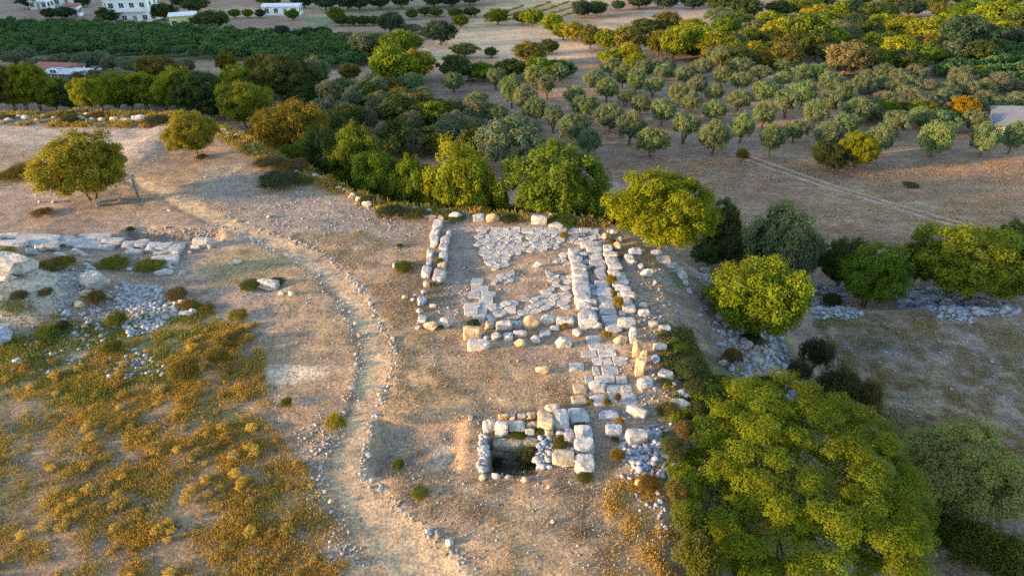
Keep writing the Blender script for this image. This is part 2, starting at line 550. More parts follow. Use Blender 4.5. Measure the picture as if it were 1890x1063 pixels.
def ribbon(name, pts, off, width, m, lift=.03, seed=1):
    """narrow sheet draped over the ground along a line"""
    q = np.array(pts); sl = np.hypot(*np.diff(q, axis=0).T); cum = np.concatenate([[0], np.cumsum(sl)])
    s = np.arange(0, cum[-1], .35)
    cx, cy = np.interp(s, cum, q[:, 0]), np.interp(s, cum, q[:, 1])
    k = np.ones(25) / 25
    cx = np.convolve(np.pad(cx, 12, 'edge'), k, 'valid'); cy = np.convolve(np.pad(cy, 12, 'edge'), k, 'valid')
    tx, ty = np.gradient(cx), np.gradient(cy); l = np.hypot(tx, ty) + 1e-9; nx_, ny_ = -ty / l, tx / l
    w1 = width * (.7 + .6 * vnoise(s, s * 0, 1.5, seed)); w2 = width * (.7 + .6 * vnoise(s, s * 0 + 9, 1.5, seed))
    cols_ = []
    for f in (-1, -.5, 0, .5, 1):
        o_ = off + np.where(f < 0, f * w1, f * w2)
        X_, Y_ = cx + nx_ * o_, cy + ny_ * o_
        Z_ = H(X_, Y_) + lift * (1 - abs(f) ** 2) - .01
        cols_.append(np.stack([X_, Y_, Z_], 1))
    V = np.stack(cols_, 1).reshape(-1, 3); n = len(s)
    Fq = [[i * 5 + j, i * 5 + j + 1, i * 5 + j + 6, i * 5 + j + 5] for i in range(n - 1) for j in range(4)]
    return V, np.array(Fq)


M_TRACK = plain_mat("track_dust", (.275, .205, .16), .95, .3, 1.2, .3)
RV, RF = [], []
for k_, off_ in enumerate((-.75, .75)):
    V_, F_ = ribbon("dirt_track", TR, off_, .33, M_TRACK, .12, 3 + k_)
    RF.append(F_ + sum(len(v) for v in RV)); RV.append(V_)
tag(link("dirt_track", mesh_np("dirt_track", np.concatenate(RV), np.concatenate(RF), M_TRACK, smooth=True)), kind="structure")

# ------------------------------------------------------------------ trees
def quads(Pc, N, size, rng, asp=0.55):
    n = len(Pc)
    r = rng.normal(size=(n, 3))
    t = np.cross(N, r); t /= np.linalg.norm(t, axis=1)[:, None] + 1e-9
    b = np.cross(N, t)
    s = size[:, None]
    V = np.stack([Pc - t * s, Pc - b * s * asp, Pc + t * s, Pc + b * s * asp], 1).reshape(-1, 3)
    return V, np.arange(4 * n).reshape(n, 4)


def crown_np(seed, R, RZ, cz, npuff, nleaf, puff, leaf, lobes=5, lobe_amp=.2, flat=-.55, core=0.15, tint=.25, up=0.25):
    """many leaves gathered in puffs through an uneven crown; returns verts, faces, colours, puff centres"""
    rng = np.random.default_rng(seed)
    m = int(npuff / ((1 - flat) / 2))
    ii_ = np.arange(m) + .5
    zz_ = 1 - 2 * ii_ / m; th = ii_ * 2.399963 + rng.uniform(0, 6)
    d = np.stack([np.sqrt(1 - zz_ ** 2) * np.cos(th), np.sqrt(1 - zz_ ** 2) * np.sin(th), zz_], 1) + rng.normal(size=(m, 3)) * (1.1 / math.sqrt(m))
    d /= np.linalg.norm(d, axis=1)[:, None]
    d = d[d[:, 2] > flat]
    L = rng.normal(size=(lobes, 3)); L[:, 2] = np.abs(L[:, 2]) * .8 - .25; L /= np.linalg.norm(L, axis=1)[:, None]
    amp = rng.uniform(.4, 1.0, lobes)
    def lob(q): return (np.clip(q @ L.T, 0, 1) ** 7 * amp).max(1)
    rad = (1 - lobe_amp) + lobe_amp * 1.1 * lob(d)
    rr = rad * rng.uniform(.80, 1.06, len(d)) * np.where(rng.random(len(d)) < core, rng.uniform(.6, .85, len(d)), 1)
    sc3 = np.array([R - puff * .5, R - puff * .5, RZ - puff * .5])
    c = d * rr[:, None] * sc3 + np.array([0, 0, cz])
    pr = puff * rng.uniform(.65, 1.3, len(c))
    cnt = np.maximum(4, (.86 * nleaf * (pr / puff) ** 2 / len(c)).astype(int))
    idx = np.repeat(np.arange(len(c)), cnt)
    n = len(idx)
    q = rng.normal(size=(n, 3)); q /= np.linalg.norm(q, axis=1)[:, None]
    dirn = d * .55 + np.array([0, 0, .55])
    q = np.where(((q * dirn[idx]).sum(1) < -.15)[:, None], -q, q)      # leaves sit on the outer, upper side of a clump
    rad2 = rng.random(n) ** .4
    lump = 1 + .35 * np.sin(q[:, 0] * 5 + idx) * np.sin(q[:, 1] * 5 + idx * 1.7)
    pos = c[idx] + q * (pr[idx] * rad2 * lump)[:, None] + (d[idx] * .25 + np.array([0, 0, .32])) * (pr[idx] * rad2)[:, None]
    N = q * 1.0 + rng.normal(size=(n, 3)) * .5 + np.array([0, 0, up])
    # loose leaves deeper in, along the limbs
    n2 = int(nleaf * .14)
    d2 = rng.normal(size=(n2, 3)); d2 /= np.linalg.norm(d2, axis=1)[:, None]; d2[:, 2] = np.maximum(d2[:, 2], flat)
    r2 = ((1 - lobe_amp) + lobe_amp * 1.1 * lob(d2)) * rng.uniform(.45, .86, n2)
    pos = np.concatenate([pos, d2 * r2[:, None] * sc3 + np.array([0, 0, cz])]); N = np.concatenate([N, d2 + rng.normal(size=(n2, 3)) * .6])
    idx = np.concatenate([idx, rng.integers(0, len(c), n2)]); n = n + n2
    N /= np.linalg.norm(N, axis=1)[:, None]
    V, Fq = quads(pos, N, leaf * rng.uniform(.65, 1.3, n), rng)
    pt = 1 + tint * rng.uniform(-1, 1, len(c)); ph = rng.uniform(-1, 1, len(c))
    lt = pt[idx] * rng.uniform(.8, 1.2, n)
    hue = ph[idx] * .6 + rng.uniform(-.5, .5, n)
    cc = np.stack([lt * (1 + .16 * hue), lt * (1 + .03 * hue), lt * (1 - .22 * hue)], 1)
    return V, Fq, np.repeat(cc, 4, 0), c


def tube(pts, rad, k=7):
    pts = np.asarray(pts, float); V = []; n = len(pts)
    for i in range(n):
        t = pts[min(i + 1, n - 1)] - pts[max(i - 1, 0)]; t = t / (np.linalg.norm(t) + 1e-9)
        a = np.cross(t, [0.31, .95, 0.05]); a /= np.linalg.norm(a) + 1e-9; b = np.cross(t, a)
        th = np.arange(k) / k * 2 * np.pi
        V.append(pts[i] + rad[i] * (np.cos(th)[:, None] * a + np.sin(th)[:, None] * b))
    V = np.concatenate(V)
    Fq = [[i * k + j, i * k + (j + 1) % k, (i + 1) * k + (j + 1) % k, (i + 1) * k + j] for i in range(n - 1) for j in range(k)]
    return V, np.array(Fq)


def trunk_np(seed, r, th, cents, nb, lean=(0, 0), split=1):
    rng = np.random.default_rng(seed)
    VS, FS = [], []; off = 0
    def add(V, Fq):
        nonlocal off
        VS.append(V); FS.append(Fq + off); off += len(V)
    tops = []
    for s in range(split):
        a = rng.uniform(0, 6.28); sp_ = 0.0 if split == 1 else .35 * th
        top = np.array([lean[0] + math.cos(a) * sp_, lean[1] + math.sin(a) * sp_, th])
        base = np.array([math.cos(a), math.sin(a), 0]) * (0 if split == 1 else r * .7)
        m = (base + top) / 2 + rng.normal(size=3) * [.08, .08, 0] * th
        base0 = base + np.array([0, 0, -.5])
        q = r / (1 if split == 1 else 1.5)
        add(*tube([base0, base + [0, 0, .05 * th], m, top], [q * 1.5, q * 1.2, q * .9, q * .75]))
        tops.append((top, q * .75))
    sel = rng.permutation(len(cents))[:nb]
    for k in sel:
        top, q = tops[int(rng.integers(len(tops)))]
        e = cents[k]
        m = top * .5 + e * .5 + np.array([0, 0, .1 * np.linalg.norm(e - top)]) + rng.normal(size=3) * .15
        add(*tube([top, m, e], [q * .75, q * .42, q * .12], 5))
    return np.concatenate(VS), np.concatenate(FS)


class Kind:
    pass


def make_kind(name, seed, R, Hh, cf, npuff, nleaf, puff, leaf, lm, tr=.16, nb=10, split=1, lean=(0, 0), **kw):
    """prototype at its own size: radius R, height Hh, crown over the top fraction cf"""
    RZ = Hh * cf / 2; cz = Hh - RZ
    V, Fq, cc, cen = crown_np(seed, R, RZ, cz, npuff, nleaf, puff, leaf, **kw)
    k = Kind(); k.R = float(np.percentile(np.hypot(V[:, 0], V[:, 1]), 97)); k.H = float(np.percentile(V[:, 2], 99.5)); k.cf = cf; k.name = name
    k.crown = mesh_np(name + "_crown", V, Fq, lm, cc)
    tv, tf = trunk_np(seed + 5, tr, Hh * (1 - cf) + .12 * Hh, cen, nb, lean, split)
    k.trunk = mesh_np(name + "_trunk", tv, tf, M_BARK, smooth=True)
    k.both = mesh_np(name + "_whole", np.concatenate([V, tv]), [np.concatenate([Fq, tf + len(V)])], [lm, M_BARK],
                     np.concatenate([cc, np.ones((len(tv), 3))]), midx=[0] * len(Fq) + [1] * len(tf))
    return k


OLIVES = [make_kind("olive_tree", 100 + i, (2.3, 2.2, 2.4, 2.1, 2.3, 2.5)[i], (3.9, 4.2, 3.6, 4.0, 3.8, 3.7)[i], (.93, .88, .94, .86, .9, .95)[i], (84, 70, 92, 64, 76, 60)[i], 13000, (.46, .5, .42, .5, .44, .55)[i], .085, M_OLIVE, .2, 8,
                    split=(1, 2, 1, 3, 2, 1)[i], lobes=(6, 5, 8, 4, 7, 5)[i], lobe_amp=(.28, .36, .24, .4, .3, .34)[i], flat=-.88, core=.12, tint=.2) for i in range(6)]
BROAD = [make_kind("broadleaf_tree", 200 + i, 3.3, 6.2, .97, 150, 52000, .52, .075, M_LEAF, .17, 14, split=(2, 3, 2)[i], lobes=14, lobe_amp=.36, flat=-.95, core=.2, tint=.26)
         for i in range(3)]
OLIVE_NEAR = make_kind("olive_tree", 330, 3.2, 5.2, .93, 150, 60000, .5, .055, M_OLIVE, .3, 16, split=2, lobes=9, lobe_amp=.3, flat=-.85, core=.15, tint=.22)
HERO = make_kind("broadleaf_tree", 301, 5.9, 8.6, .9, 330, 340000, .62, .048, M_LEAF, .35, 26, split=3, lobes=30, lobe_amp=.13, flat=-.8, core=.2, tint=.26)
FAR = [make_kind("field_tree", 400 + i, 3.0, 5.0, .97, 84, 7500, .62, .17, M_LEAF, .18, 5, lobes=6, lobe_amp=.34, flat=-.95, core=.15, tint=.24) for i in range(4)]
SHRUB = [make_kind("shrub", 500 + i, 1.5, 1.6, 1.0, 90, 9000, .34, .05, M_LEAF, .05, 8, lobes=7, lobe_amp=.35, flat=-.3, core=.25, tint=.25) for i in range(3)]
CIT = [make_kind("orchard_tree", 600 + i, 1.5, 2.5, 1.0, 26, 440, .6, .27, M_LEAF, .08, 3, lobes=4, lobe_amp=.2, flat=-.6, core=.05, tint=.2) for i in range(3)]
WEEDP = [make_kind("weed_bush", 700 + i, .6, .5, 1.0, 26, 700, .2, .05, M_LEAF, .02, 4, lobes=6, lobe_amp=.45, flat=-.2, core=.3, tint=.3) for i in range(3)]

TREES = []          # records for the labels


def place_tree(k, u, vtop, wpx, vbase=None, Yd=None, color=(.1, .14, .03), group=None, parts=True, name=None, label=None, cat="tree", rec=True, hmax=None, desc=None):
    if Yd is not None:
        d0 = Yd * cp + 25 * sp
        xx = (u - CU) / FPX * d0
        for _ in range(4):
            zz = Hs(xx, Yd); d0 = depth_of(xx, Yd, zz); xx = (u - CU) / FPX * d0
        b = np.array([xx, Yd, Hs(xx, Yd)])
    else:
        b = at(u, vbase); b[2] = Hs(b[0], b[1])
    dep = math.atan2(CAMZ - b[2], math.hypot(b[0], b[1]))
    h = 3.0
    vb = proj(*b)[1]
    for _ in range(4):
        zc = b[2] + h * (1 - k.cf / 2)
        dc = depth_of(b[0], b[1], zc); sc_ = dc / FPX
        b[0] = (u - CU) / FPX * dc; b[2] = Hs(b[0], b[1])
        a = wpx * sc_ / 2
        dep = math.atan2(CAMZ - zc, math.hypot(b[0], b[1]))
        lo, hi = .2, 30
        for _ in range(30):
            h = (lo + hi) / 2; bb = h * k.cf / 2; zc = b[2] + h - bb
            vt = proj(b[0], b[1], zc)[1] - math.hypot(a * math.sin(dep), bb * math.cos(dep)) / sc_
            if vt > vtop: lo = h
            else: hi = h
        h = max(h, a * .7 if k.cf < .99 else a * .45)
        h = min(h, hmax or a * 3.8)
    sx = a / k.R; sz = h / k.H
    rz = random.uniform(0, 6.28)
    nm = name or k.name
    cj = np.array(color) * (.84, .80, .85) * np.random.default_rng(int(u * 7 + vtop * 13)).uniform(.9, 1.1, 3)
    if parts:
        root = empty(nm, b, rz)
        t = link("trunk", k.trunk, root)
        c = link("crown", k.crown, root)
        for o in (t, c): o.scale = (sx, sx, sz)
        c.color = (*cj, 1)
    else:
        root = link(nm, k.both); root.location = b; root.rotation_euler = (0, 0, rz); root.scale = (sx, sx, sz); root.color = (*cj, 1)
    tag(root, label, cat, group)
    if rec: TREES.append((root, u, vb, group, desc, label))
    return root


# palettes (leaf albedo)
YEL = (0.26, 0.26, 0.018); YG_ = (0.19, 0.235, 0.016); GRN = (0.115, 0.175, 0.016); DGR = (0.07, 0.105, 0.025); ORA = (.175, .16, .018); BRN = (0.15, 0.145, 0.03); GRY = (0.145, 0.175, 0.09); TAN = (0.17, 0.17, 0.06); DBL = (0.055, 0.09, 0.05); LTG = (0.18, 0.22, 0.055)
CN = {YEL: "yellow", YG_: "yellow-green", GRN: "green", DGR: "dark green", ORA: "orange-tinged", BRN: "brown-green", GRY: "grey-green", TAN: "tan-green", DBL: "very dark", LTG: "light green"}

# --- olive grove
OL = """990 180 228 46;1022 197 245 38;1058 210 267 64;1088 238 290 54;1126 193 243 58;1164 208 267 56;1204 235 290 66;1081 177 221 54;1182 177 214 42
1223 184 232 56;1265 210 265 50;1278 171 211 42;1318 187 227 48;1317 225 287 60;1371 210 264 42;1366 166 209 50;1411 188 239 49;1427 231 289 47;1468 222 264 43;1411 151 190 49
1453 166 218 49;1504 185 240 48;1484 151 198 48;1534 169 217 48;1585 181 231 54;1658 205 254 53;1561 212 254 52;1531 225 278 60;1627 230 286 58;1728 225 290 74;1818 228 290 54
1873 225 284 52;1738 205 244 60;1799 205 246 54;1592 135 180 35;1555 152 196 52;1534 133 172 48;1480 120 153 44;1445 132 165 40;1404 122 153 40;1367 135 173 41;1333 124 161 38
1319 156 190 38;1287 140 181 40;1262 124 160 36;1253 155 194 40;1297 108 144 44;1367 107 138 46;1446 110 136 40;1175 129 174 40;1150 120 163 36;1206 144 180 38;1235 152 196 46
1155 166 196 40;1121 145 190 40;1096 130 169 42;1091 169 220 50;1060 159 200 44;1040 149 200 38;1009 140 184 34;1072 120 159 42;989 122 166 42;969 159 213 45;945 140 200 42
915 129 166 40;915 193 232 46;891 183 223 46;881 170 203 40;857 154 203 52;837 135 172 42;759 135 175 54;688 140 190 54;776 162 195 50;633 144 180 40;952 213 247 50;1226 118 150 40
1030 118 150 38;1128 108 142 40;1190 112 146 38;1650 214 262 50;1700 200 238 50;1510 118 152 42;1330 92 128 40;1240 186 226 44""".replace("\n", ";")
ol = [tuple(float(q) for q in s.split()) for s in OL.split(";")]
grove = []
kept = []
for q_ in ol:
    if all(abs(q_[0] - k_[0]) > .66 * q_[3] or abs(q_[2] - k_[2]) > .26 * q_[3] for k_ in kept): kept.append(q_)
ol = kept
for i, (u, vt, vb, w) in enumerate(ol):
    k = OLIVES[(i * 7 + int(u)) % 6]
    cj = random.uniform(.9, 1.12)
    o = place_tree(k, u, vt, w * .98 * random.uniform(.92, 1.1), vb, color=(.145 * cj, .205 * cj, .085), group="olive trees of the grove", rec=False)
    grove.append((o, u, vb))
# rows of the grove, from the front
grove.sort(key=lambda t: -t[2])
rows = []
for t in grove:
    if rows and rows[-1][0][2] - t[2] < 9.5: rows[-1].append(t)
    else: rows.append([t])
for r_i, r in enumerate(rows):
    r.sort(key=lambda t: t[1])
    for j, t in enumerate(r):
        nm = "front row" if r_i == 0 else ("back row" if r_i == len(rows) - 1 else ordw(r_i + 1) + " row from the front")
        t[0]["label"] = f"rounded olive tree, {ordw(j+1)} from left in the grove's {nm}"

# --- trees hugging the hill edge and the belts: u vtop w vbase|-Y colour parts
def belt(txt, group, where, kinds, parts=True, wscale=1.0):
    out = []
    for ln in txt.strip().split(";"):
        q = ln.split()
        if len(q) >= 5: q[2] = float(q[2]) * wscale
        if len(q) < 5: continue
        u, vt, w, vb = map(float, q[:4]); c = globals()[{"YEL": "YEL", "YG": "YG_", "GRN": "GRN", "DGR": "DGR", "ORA": "ORA", "BRN": "BRN", "GRY": "GRY", "TAN": "TAN", "DBL": "DBL", "LTG": "LTG"}[q[4]]]
        ks = OLIVES if c == GRY and kinds is not SHRUB else kinds
        k = ks[int(u * 3 + vt) % len(ks)]
        if ks is SHRUB: c_ = tuple(np.array(c) * (.85, .72, 1.1))
        else: c_ = c
        kw = dict(vbase=vb) if vb > 0 else dict(Yd=-vb)
        o = place_tree(k, u, vt, w, color=c_, group=group, parts=parts, rec=False, name=("olive_tree" if ks is OLIVES else None), **kw)
        out.append((o, u, c))
    by = {}
    for o, u, c in sorted(out, key=lambda t: t[1]):
        by.setdefault(c, []).append(o)
    noun = "shrub" if kinds is SHRUB else "tree"
    for c, os_ in by.items():
        for j, o in enumerate(os_):
            if noun == "shrub": o["category"] = "shrub"
            if len(os_) == 1: o["label"] = f"only {CN[c]} {noun} {where}"
            else: o["label"] = f"{ordw(j+1)} {CN[c]} {noun} from left {where}"
    return out


belt("""540 190 146 296 ORA;450 153 108 238 YG;700 286 100 -51 GRN;768 272 96 -50 GRN;850 270 158 -49 YG;1030 275 182 -47.5 GRN;
660 242 110 -56 GRN;614 236 110 -58 DGR;1120 352 70 -47 DGR;900 300 96 -52 DGR;745 300 90 -53 DGR;810 290 70 -53 GRN;945 296 76 -51 DGR;1105 330 60 -50 DGR;690 300 90 -54 DGR;640 280 96 -57 DGR;985 310 70 -50 DGR;1075 300 70 -51 GRN;600 260 70 -60 DGR;720 330 76 -50.5 DGR;800 330 80 -50 DGR;560 262 100 -62 GRN""", "trees along the hill edge", "along the hill's stone-lined edge", BROAD)
belt("""14 123 52 208 BRN;36 130 44 208 YG;60 121 52 208 YG;95 143 56 209 YG;126 152 50 209 DGR;162 146 52 209 YG;210 136 76 208 YG;263 135 64 206 YEL;325 129 68 211 YG;364 136 78 214 DGR;
388 168 50 222 DGR;290 106 64 165 BRN;437 123 60 180 YG;521 102 102 186 DGR;576 108 58 165 GRY;417 98 32 140 ORA;467 107 28 140 ORA;-20 130 60 209 DGR;490 130 50 178 YG;560 150 55 195 DGR;
240 145 50 206 DGR;180 140 50 206 GRN;300 142 56 208 GRN;345 150 50 212 BRN;410 170 44 220 DGR""", "trees behind the hill's far edge", "behind the far edge of the hill", BROAD, wscale=1.2)
belt("""732 222 72 290 DGR;735 177 82 236 DGR;800 187 66 238 GRN;820 224 60 277 GRY;790 234 66 286 BRN;938 218 116 312 GRY;640 192 66 252 DGR;602 180 56 232 GRY;625 216 52 268 DGR;
718 84 76 160 YG;769 94 64 148 YEL;840 102 62 150 DGR;891 116 52 150 GRN;738 58 76 112 GRN;677 60 60 108 GRY;645 118 40 150 BRN;720 145 50 185 BRN;680 200 40 245 GRY;870 240 60 300 DGR;
700 170 46 215 GRY;655 160 44 205 GRY;608 150 44 200 GRY;760 205 46 250 GRY;840 205 50 255 GRY;804 182 50 222 DGR;841 224 56 269 DGR;870 197 49 236 DGR;757 179 54 222 DGR;831 186 59 233 DGR;736 163 51 204 BRN;868 232 55 276 DGR;832 206 51 247 DGR;763 202 47 240 BRN;726 233 53 275 BRN;873 182 61 231 GRY;771 172 62 221 BRN;678 152 61 200 DGR;743 174 53 216 GRY;760 240 50 292 GRY;870 215 44 262 GRY""", "mixed trees left of the olive grove", "left of the olive grove", FAR, wscale=1.12)
belt("""979 78 58 118 BRN;1013 74 34 100 DGR;996 108 56 146 GRN;942 110 50 146 DGR;1033 112 50 146 DGR;857 80 42 106 LTG;906 88 24 106 DGR;813 40 52 84 DBL;790 52 26 72 DGR;720 24 46 62 DBL;759 46 36 62 GRY;850 28 28 52 GRN;
918 18 38 46 GRN;982 18 38 50 YG;965 24 28 46 BRN;1020 28 38 62 YG;1040 44 36 74 YG;1060 42 40 78 YEL;1090 48 42 90 BRN;1121 56 40 96 YG;1158 50 54 100 BRN;1074 2 34 34 DBL;1100 4 40 30 DGR;1141 2 22 20 DBL;1192 36 50 70 DGR;1233 24 46 66 BRN;
1216 60 44 104 ORA;1246 54 50 112 YG;1128 92 44 122 YG;1162 82 44 120 YEL;1175 100 40 130 YG;1226 106 36 140 GRY""", "trees on the fields behind the grove", "on the pale fields behind the grove", FAR, True, 1.22)
belt("""1270 46 62 100 YG;1297 52 56 104 YG;1318 62 56 112 YG;1338 70 52 112 YEL;1362 84 44 118 BRN;1389 78 48 116 YEL;1412 96 46 126 ORA;1450 82 56 126 BRN;1399 40 50 80 TAN;1362 26 56 70 DGR;1340 36 44 76 GRN;1440 36 58 92 YEL;1487 28 72 96 GRN;1510 56 52 112 DGR;1379 -2 46 36 DGR;1440 2 46 30 DGR;1480 0 44 32 GRN;1555 4 40 40 YG;1575 2 44 40 DBL;
1622 6 58 46 DGR;1545 26 36 52 TAN;1578 28 38 66 DBL;1561 46 40 84 GRY;1612 62 42 102 GRN;1632 28 44 62 YG;1670 32 52 74 YG;1720 36 72 90 YG;1778 32 72 104 DBL;1660 66 56 112 YEL;1700 66 56 110 BRN;1754 78 44 116 GRY;1565 80 76 140 TAN;1619 92 50 136 GRN;1670 92 70 136 DGR;
1680 0 46 30 DBL;1846 4 78 64 YG;1880 24 56 76 DGR;1800 4 50 40 GRN;1520 20 50 60 GRN;1420 56 40 96 DGR;1740 6 40 34 BRN;1600 40 40 78 DGR;1820 46 40 80 DBL;1470 60 44 104 DGR;1530 80 40 118 DBL;1542 49 38 80 YG;1463 56 46 92 YG;1599 66 37 95 DGR;1357 88 51 129 DGR;1349 40 38 70 GRN;1738 50 48 88 GRN;1829 38 40 70 DGR;1810 77 51 117 DGR;1427 79 39 110 YG;1804 28 42 61 GRY;1338 40 48 78 GRN;1857 24 48 63 DGR;1814 38 36 67 GRN;1334 86 44 122 GRY;1589 37 37 67 DGR;1652 30 45 67 GRN;1842 73 37 102 BRN;1600 65 38 96 BRN;1714 63 37 92 DGR;1849 40 46 77 YG;1714 82 44 117 GRN;1796 31 50 72 YG;1534 51 52 93 YG;1489 65 36 94 GRN;1384 54 41 87 GRN;1444 43 44 79 YG;1646 61 47 98 DGR;1278 36 49 75 YG;1819 4 42 37 DGR;1496 3 38 34 DGR;1513 10 48 49 YEL;1359 66 36 95 GRY;1339 -6 48 33 DGR;1740 80 37 110 GRN;1439 81 43 115 DGR;1373 81 37 111 YEL;1445 27 37 56 GRN;1424 24 47 62 YG;1630 58 35 86 DBL;1767 37 39 69 GRY;1553 10 38 40 YG;1849 26 40 59 DGR;1748 27 43 62 YG;1541 58 44 93 DGR;1334 16 47 54 GRY;1474 26 42 60 GRY;1327 61 47 99 BRN;1283 79 35 107 DBL;1578 27 36 56 BRN;1833 43 39 74 DBL;1450 66 44 101 BRN;1878 9 35 36 DGR;1833 -3 46 34 DBL;1772 35 41 68 YG;1867 51 47 89 DBL;1780 6 46 42 GRN;1651 65 36 93 YEL;1491 -1 41 32 GRN;1541 84 48 122 DGR;1541 38 46 74 GRY""", "trees of the thick belt beyond the grove", "in the thick belt at upper right", FAR, True, 1.35)
belt("""1600 150 34 182 GRY;1625 140 36 172 GRY;1650 146 38 180 GRY;1680 140 38 174 GRY;1712 150 36 184 GRY;1745 152 38 186 GRY;1640 170 40 206 GRY;1672 172 42 208 GRY;1705 174 40 212 GRY;1740 168 40 206 GRY;
1690 122 36 156 GRY;1770 128 34 160 GRY;1790 150 36 184 GRY;1820 168 36 200 GRY;1850 180 40 212 GRY;1880 172 40 206 GRY;1612 196 36 226 GRY;1640 188 36 220 GRN;1866 196 36 226 GRN;1720 190 34 222 GRN;1660 128 32 158 GRY;1632 118 36 150 GRY;1672 158 41 190 GRY;1703 199 42 232 GRN;1850 134 36 163 GRY;1609 184 34 211 GRY;1818 149 38 180 GRY;1841 141 42 175 GRY;1877 147 32 173 GRY;1732 182 34 209 GRY;1729 185 38 216 GRY;1694 172 39 203 GRN;1695 187 40 220 GRN;1883 197 36 225 GRY;1650 149 40 181 GRY;1797 178 39 209 GRY;1775 195 36 224 GRN;1681 164 40 197 GRY;1806 122 32 148 GRN;1777 134 39 166 GRY;1779 123 36 152 GRY;1640 191 31 216 GRY;1735 164 35 192 GRY;1704 169 37 199 GRY""",
     "grey scrub trees right of the grove", "in the scrub right of the grove", FAR, True, 1.2)
belt("""25 96 38 124 GRY;44 88 36 118 GRY;108 100 38 130 GRY;156 98 40 130 GRY;186 96 38 128 GRY;205 104 34 132 GRY;240 106 42 136 GRY;342 110 34 138 GRY;150 132 40 152 TAN;172 130 36 152 TAN;65 108 34 132 GRY;270 104 34 132 GRY;
152 -4 26 14 DBL;98 -6 26 8 DBL;118 14 34 36 DBL;91 16 26 36 DGR;200 14 46 42 DGR;301 8 44 38 DGR;390 22 62 56 DGR;359 -4 44 24 DGR;433 18 20 34 GRN;457 18 18 34 GRN;480 18 20 34 DBL;521 48 32 76 DBL;569 52 30 76 DBL;596 50 34 74 DBL;396 52 38 70 GRY;237 56 44 76 GRY;176 60 34 80 GRY;620 14 34 42 GRN;
640 -14 40 20 DBL;662 -12 36 20 DBL;700 -14 40 18 DBL;740 -16 40 16 DBL;800 -14 40 14 DBL;832 -14 40 14 DBL;868 -16 40 10 DBL;600 -14 44 20 DBL;560 -12 40 16 DBL;630 28 30 48 DGR;650 30 30 48 DGR;672 30 30 48 DGR;690 30 26 48 DGR;785 14 24 30 DGR;805 16 24 32 DGR;760 18 24 36 DGR;
840 16 28 34 DGR;870 14 28 32 DGR;540 18 24 38 GRN;640 60 34 84 GRY;60 -10 40 16 DBL;330 -8 30 14 DBL;500 -8 40 12 GRN;1180 -10 44 16 DBL;1230 -10 44 18 DBL;1280 -8 44 18 DBL;1320 -10 40 14 DGR;1520 -12 44 16 DBL;1590 -14 44 10 DGR;1650 -14 44 12 BRN;1720 -12 44 14 GRN;1780 -14 44 12 DBL;1860 -14 50 12 DBL""",
     "far trees round the orchard and houses", "round the far orchard and houses", FAR, True, 1.14)
belt("1440 378 120 525 GRY;1485 404 66 528 GRY;1405 420 70 515 DGR;1330 372 80 470 DGR;1555 442 90 530 DGR;1612 450 126 566 GRN;1700 440 60 530 DGR;1868 408 60 470 DGR;1360 430 60 500 DGR;1650 470 60 540 DGR;1890 440 70 552 DGR;1310 440 70 490 DGR",
     "trees at the foot of the hill", "at the foot of the hill at right", BROAD)
SINGLE = [
    (BROAD[0], 152, 246, 172, 372, (.20, .19, .02), "spreading tree shading a bench near an information board"),
    (BROAD[1], 352, 212, 94, 290, (.20, .205, .02), "small round tree alone on the gravel hilltop"),
    (BROAD[2], 1222, 322, 196, 468, (.155, .205, .009), "bright yellow leaning tree at the ruin's right corner"),
    (BROAD[1], 1403, 476, 186, 640, (.14, .185, .012), "round tree on the rubble slope right of the ruin"),
    (BROAD[0], 1805, 412, 222, 552, (.165, .215, .016), "wide yellow-green tree above the loose stone wall"),
    (OLIVE_NEAR, 1778, 788, 215, 935, (.24, .25, .07), "large olive tree beside the biggest tree, sunlit sprigs on top"),  # lighter yellowish leaf colour stands in for sun on its top
    (FAR[2], 1780, 178, 60, 222, (.26, .185, .01), "orange autumn tree beside the grey roof"),
    (BROAD[2], 1585, 246, 68, 313, (.18, .21, .012), "bright green round bush beside a darker bush, field edge"),
    (BROAD[1], 1532, 262, 72, 313, (.05, .085, .02), "dark green round bush beside a brighter bush, field edge"),
]
for k, u, vt, w, vb, c, lb in SINGLE:
    place_tree(k, u, vt, w, vb, color=c, label=lb, rec=False)
place_tree(HERO, 1447, 726, 520, Yd=20.5, color=(.158, .182, .010), label="biggest tree, full green crown filling the lower right corner", rec=False, hmax=12)

# --- orchards: rows of dark citrus trees
def tri_area_pts(poly, n, rng):
    xs = [p[0] for p in poly]; ys = [p[1] for p in poly]
    out = []
    while len(out) < n:
        a = rng.uniform(min(xs), max(xs), n * 3); b = rng.uniform(min(ys), max(ys), n * 3)
        k = inside(a, b, poly)
        out += list(zip(a[k], b[k]))
    return np.array(out[:n])


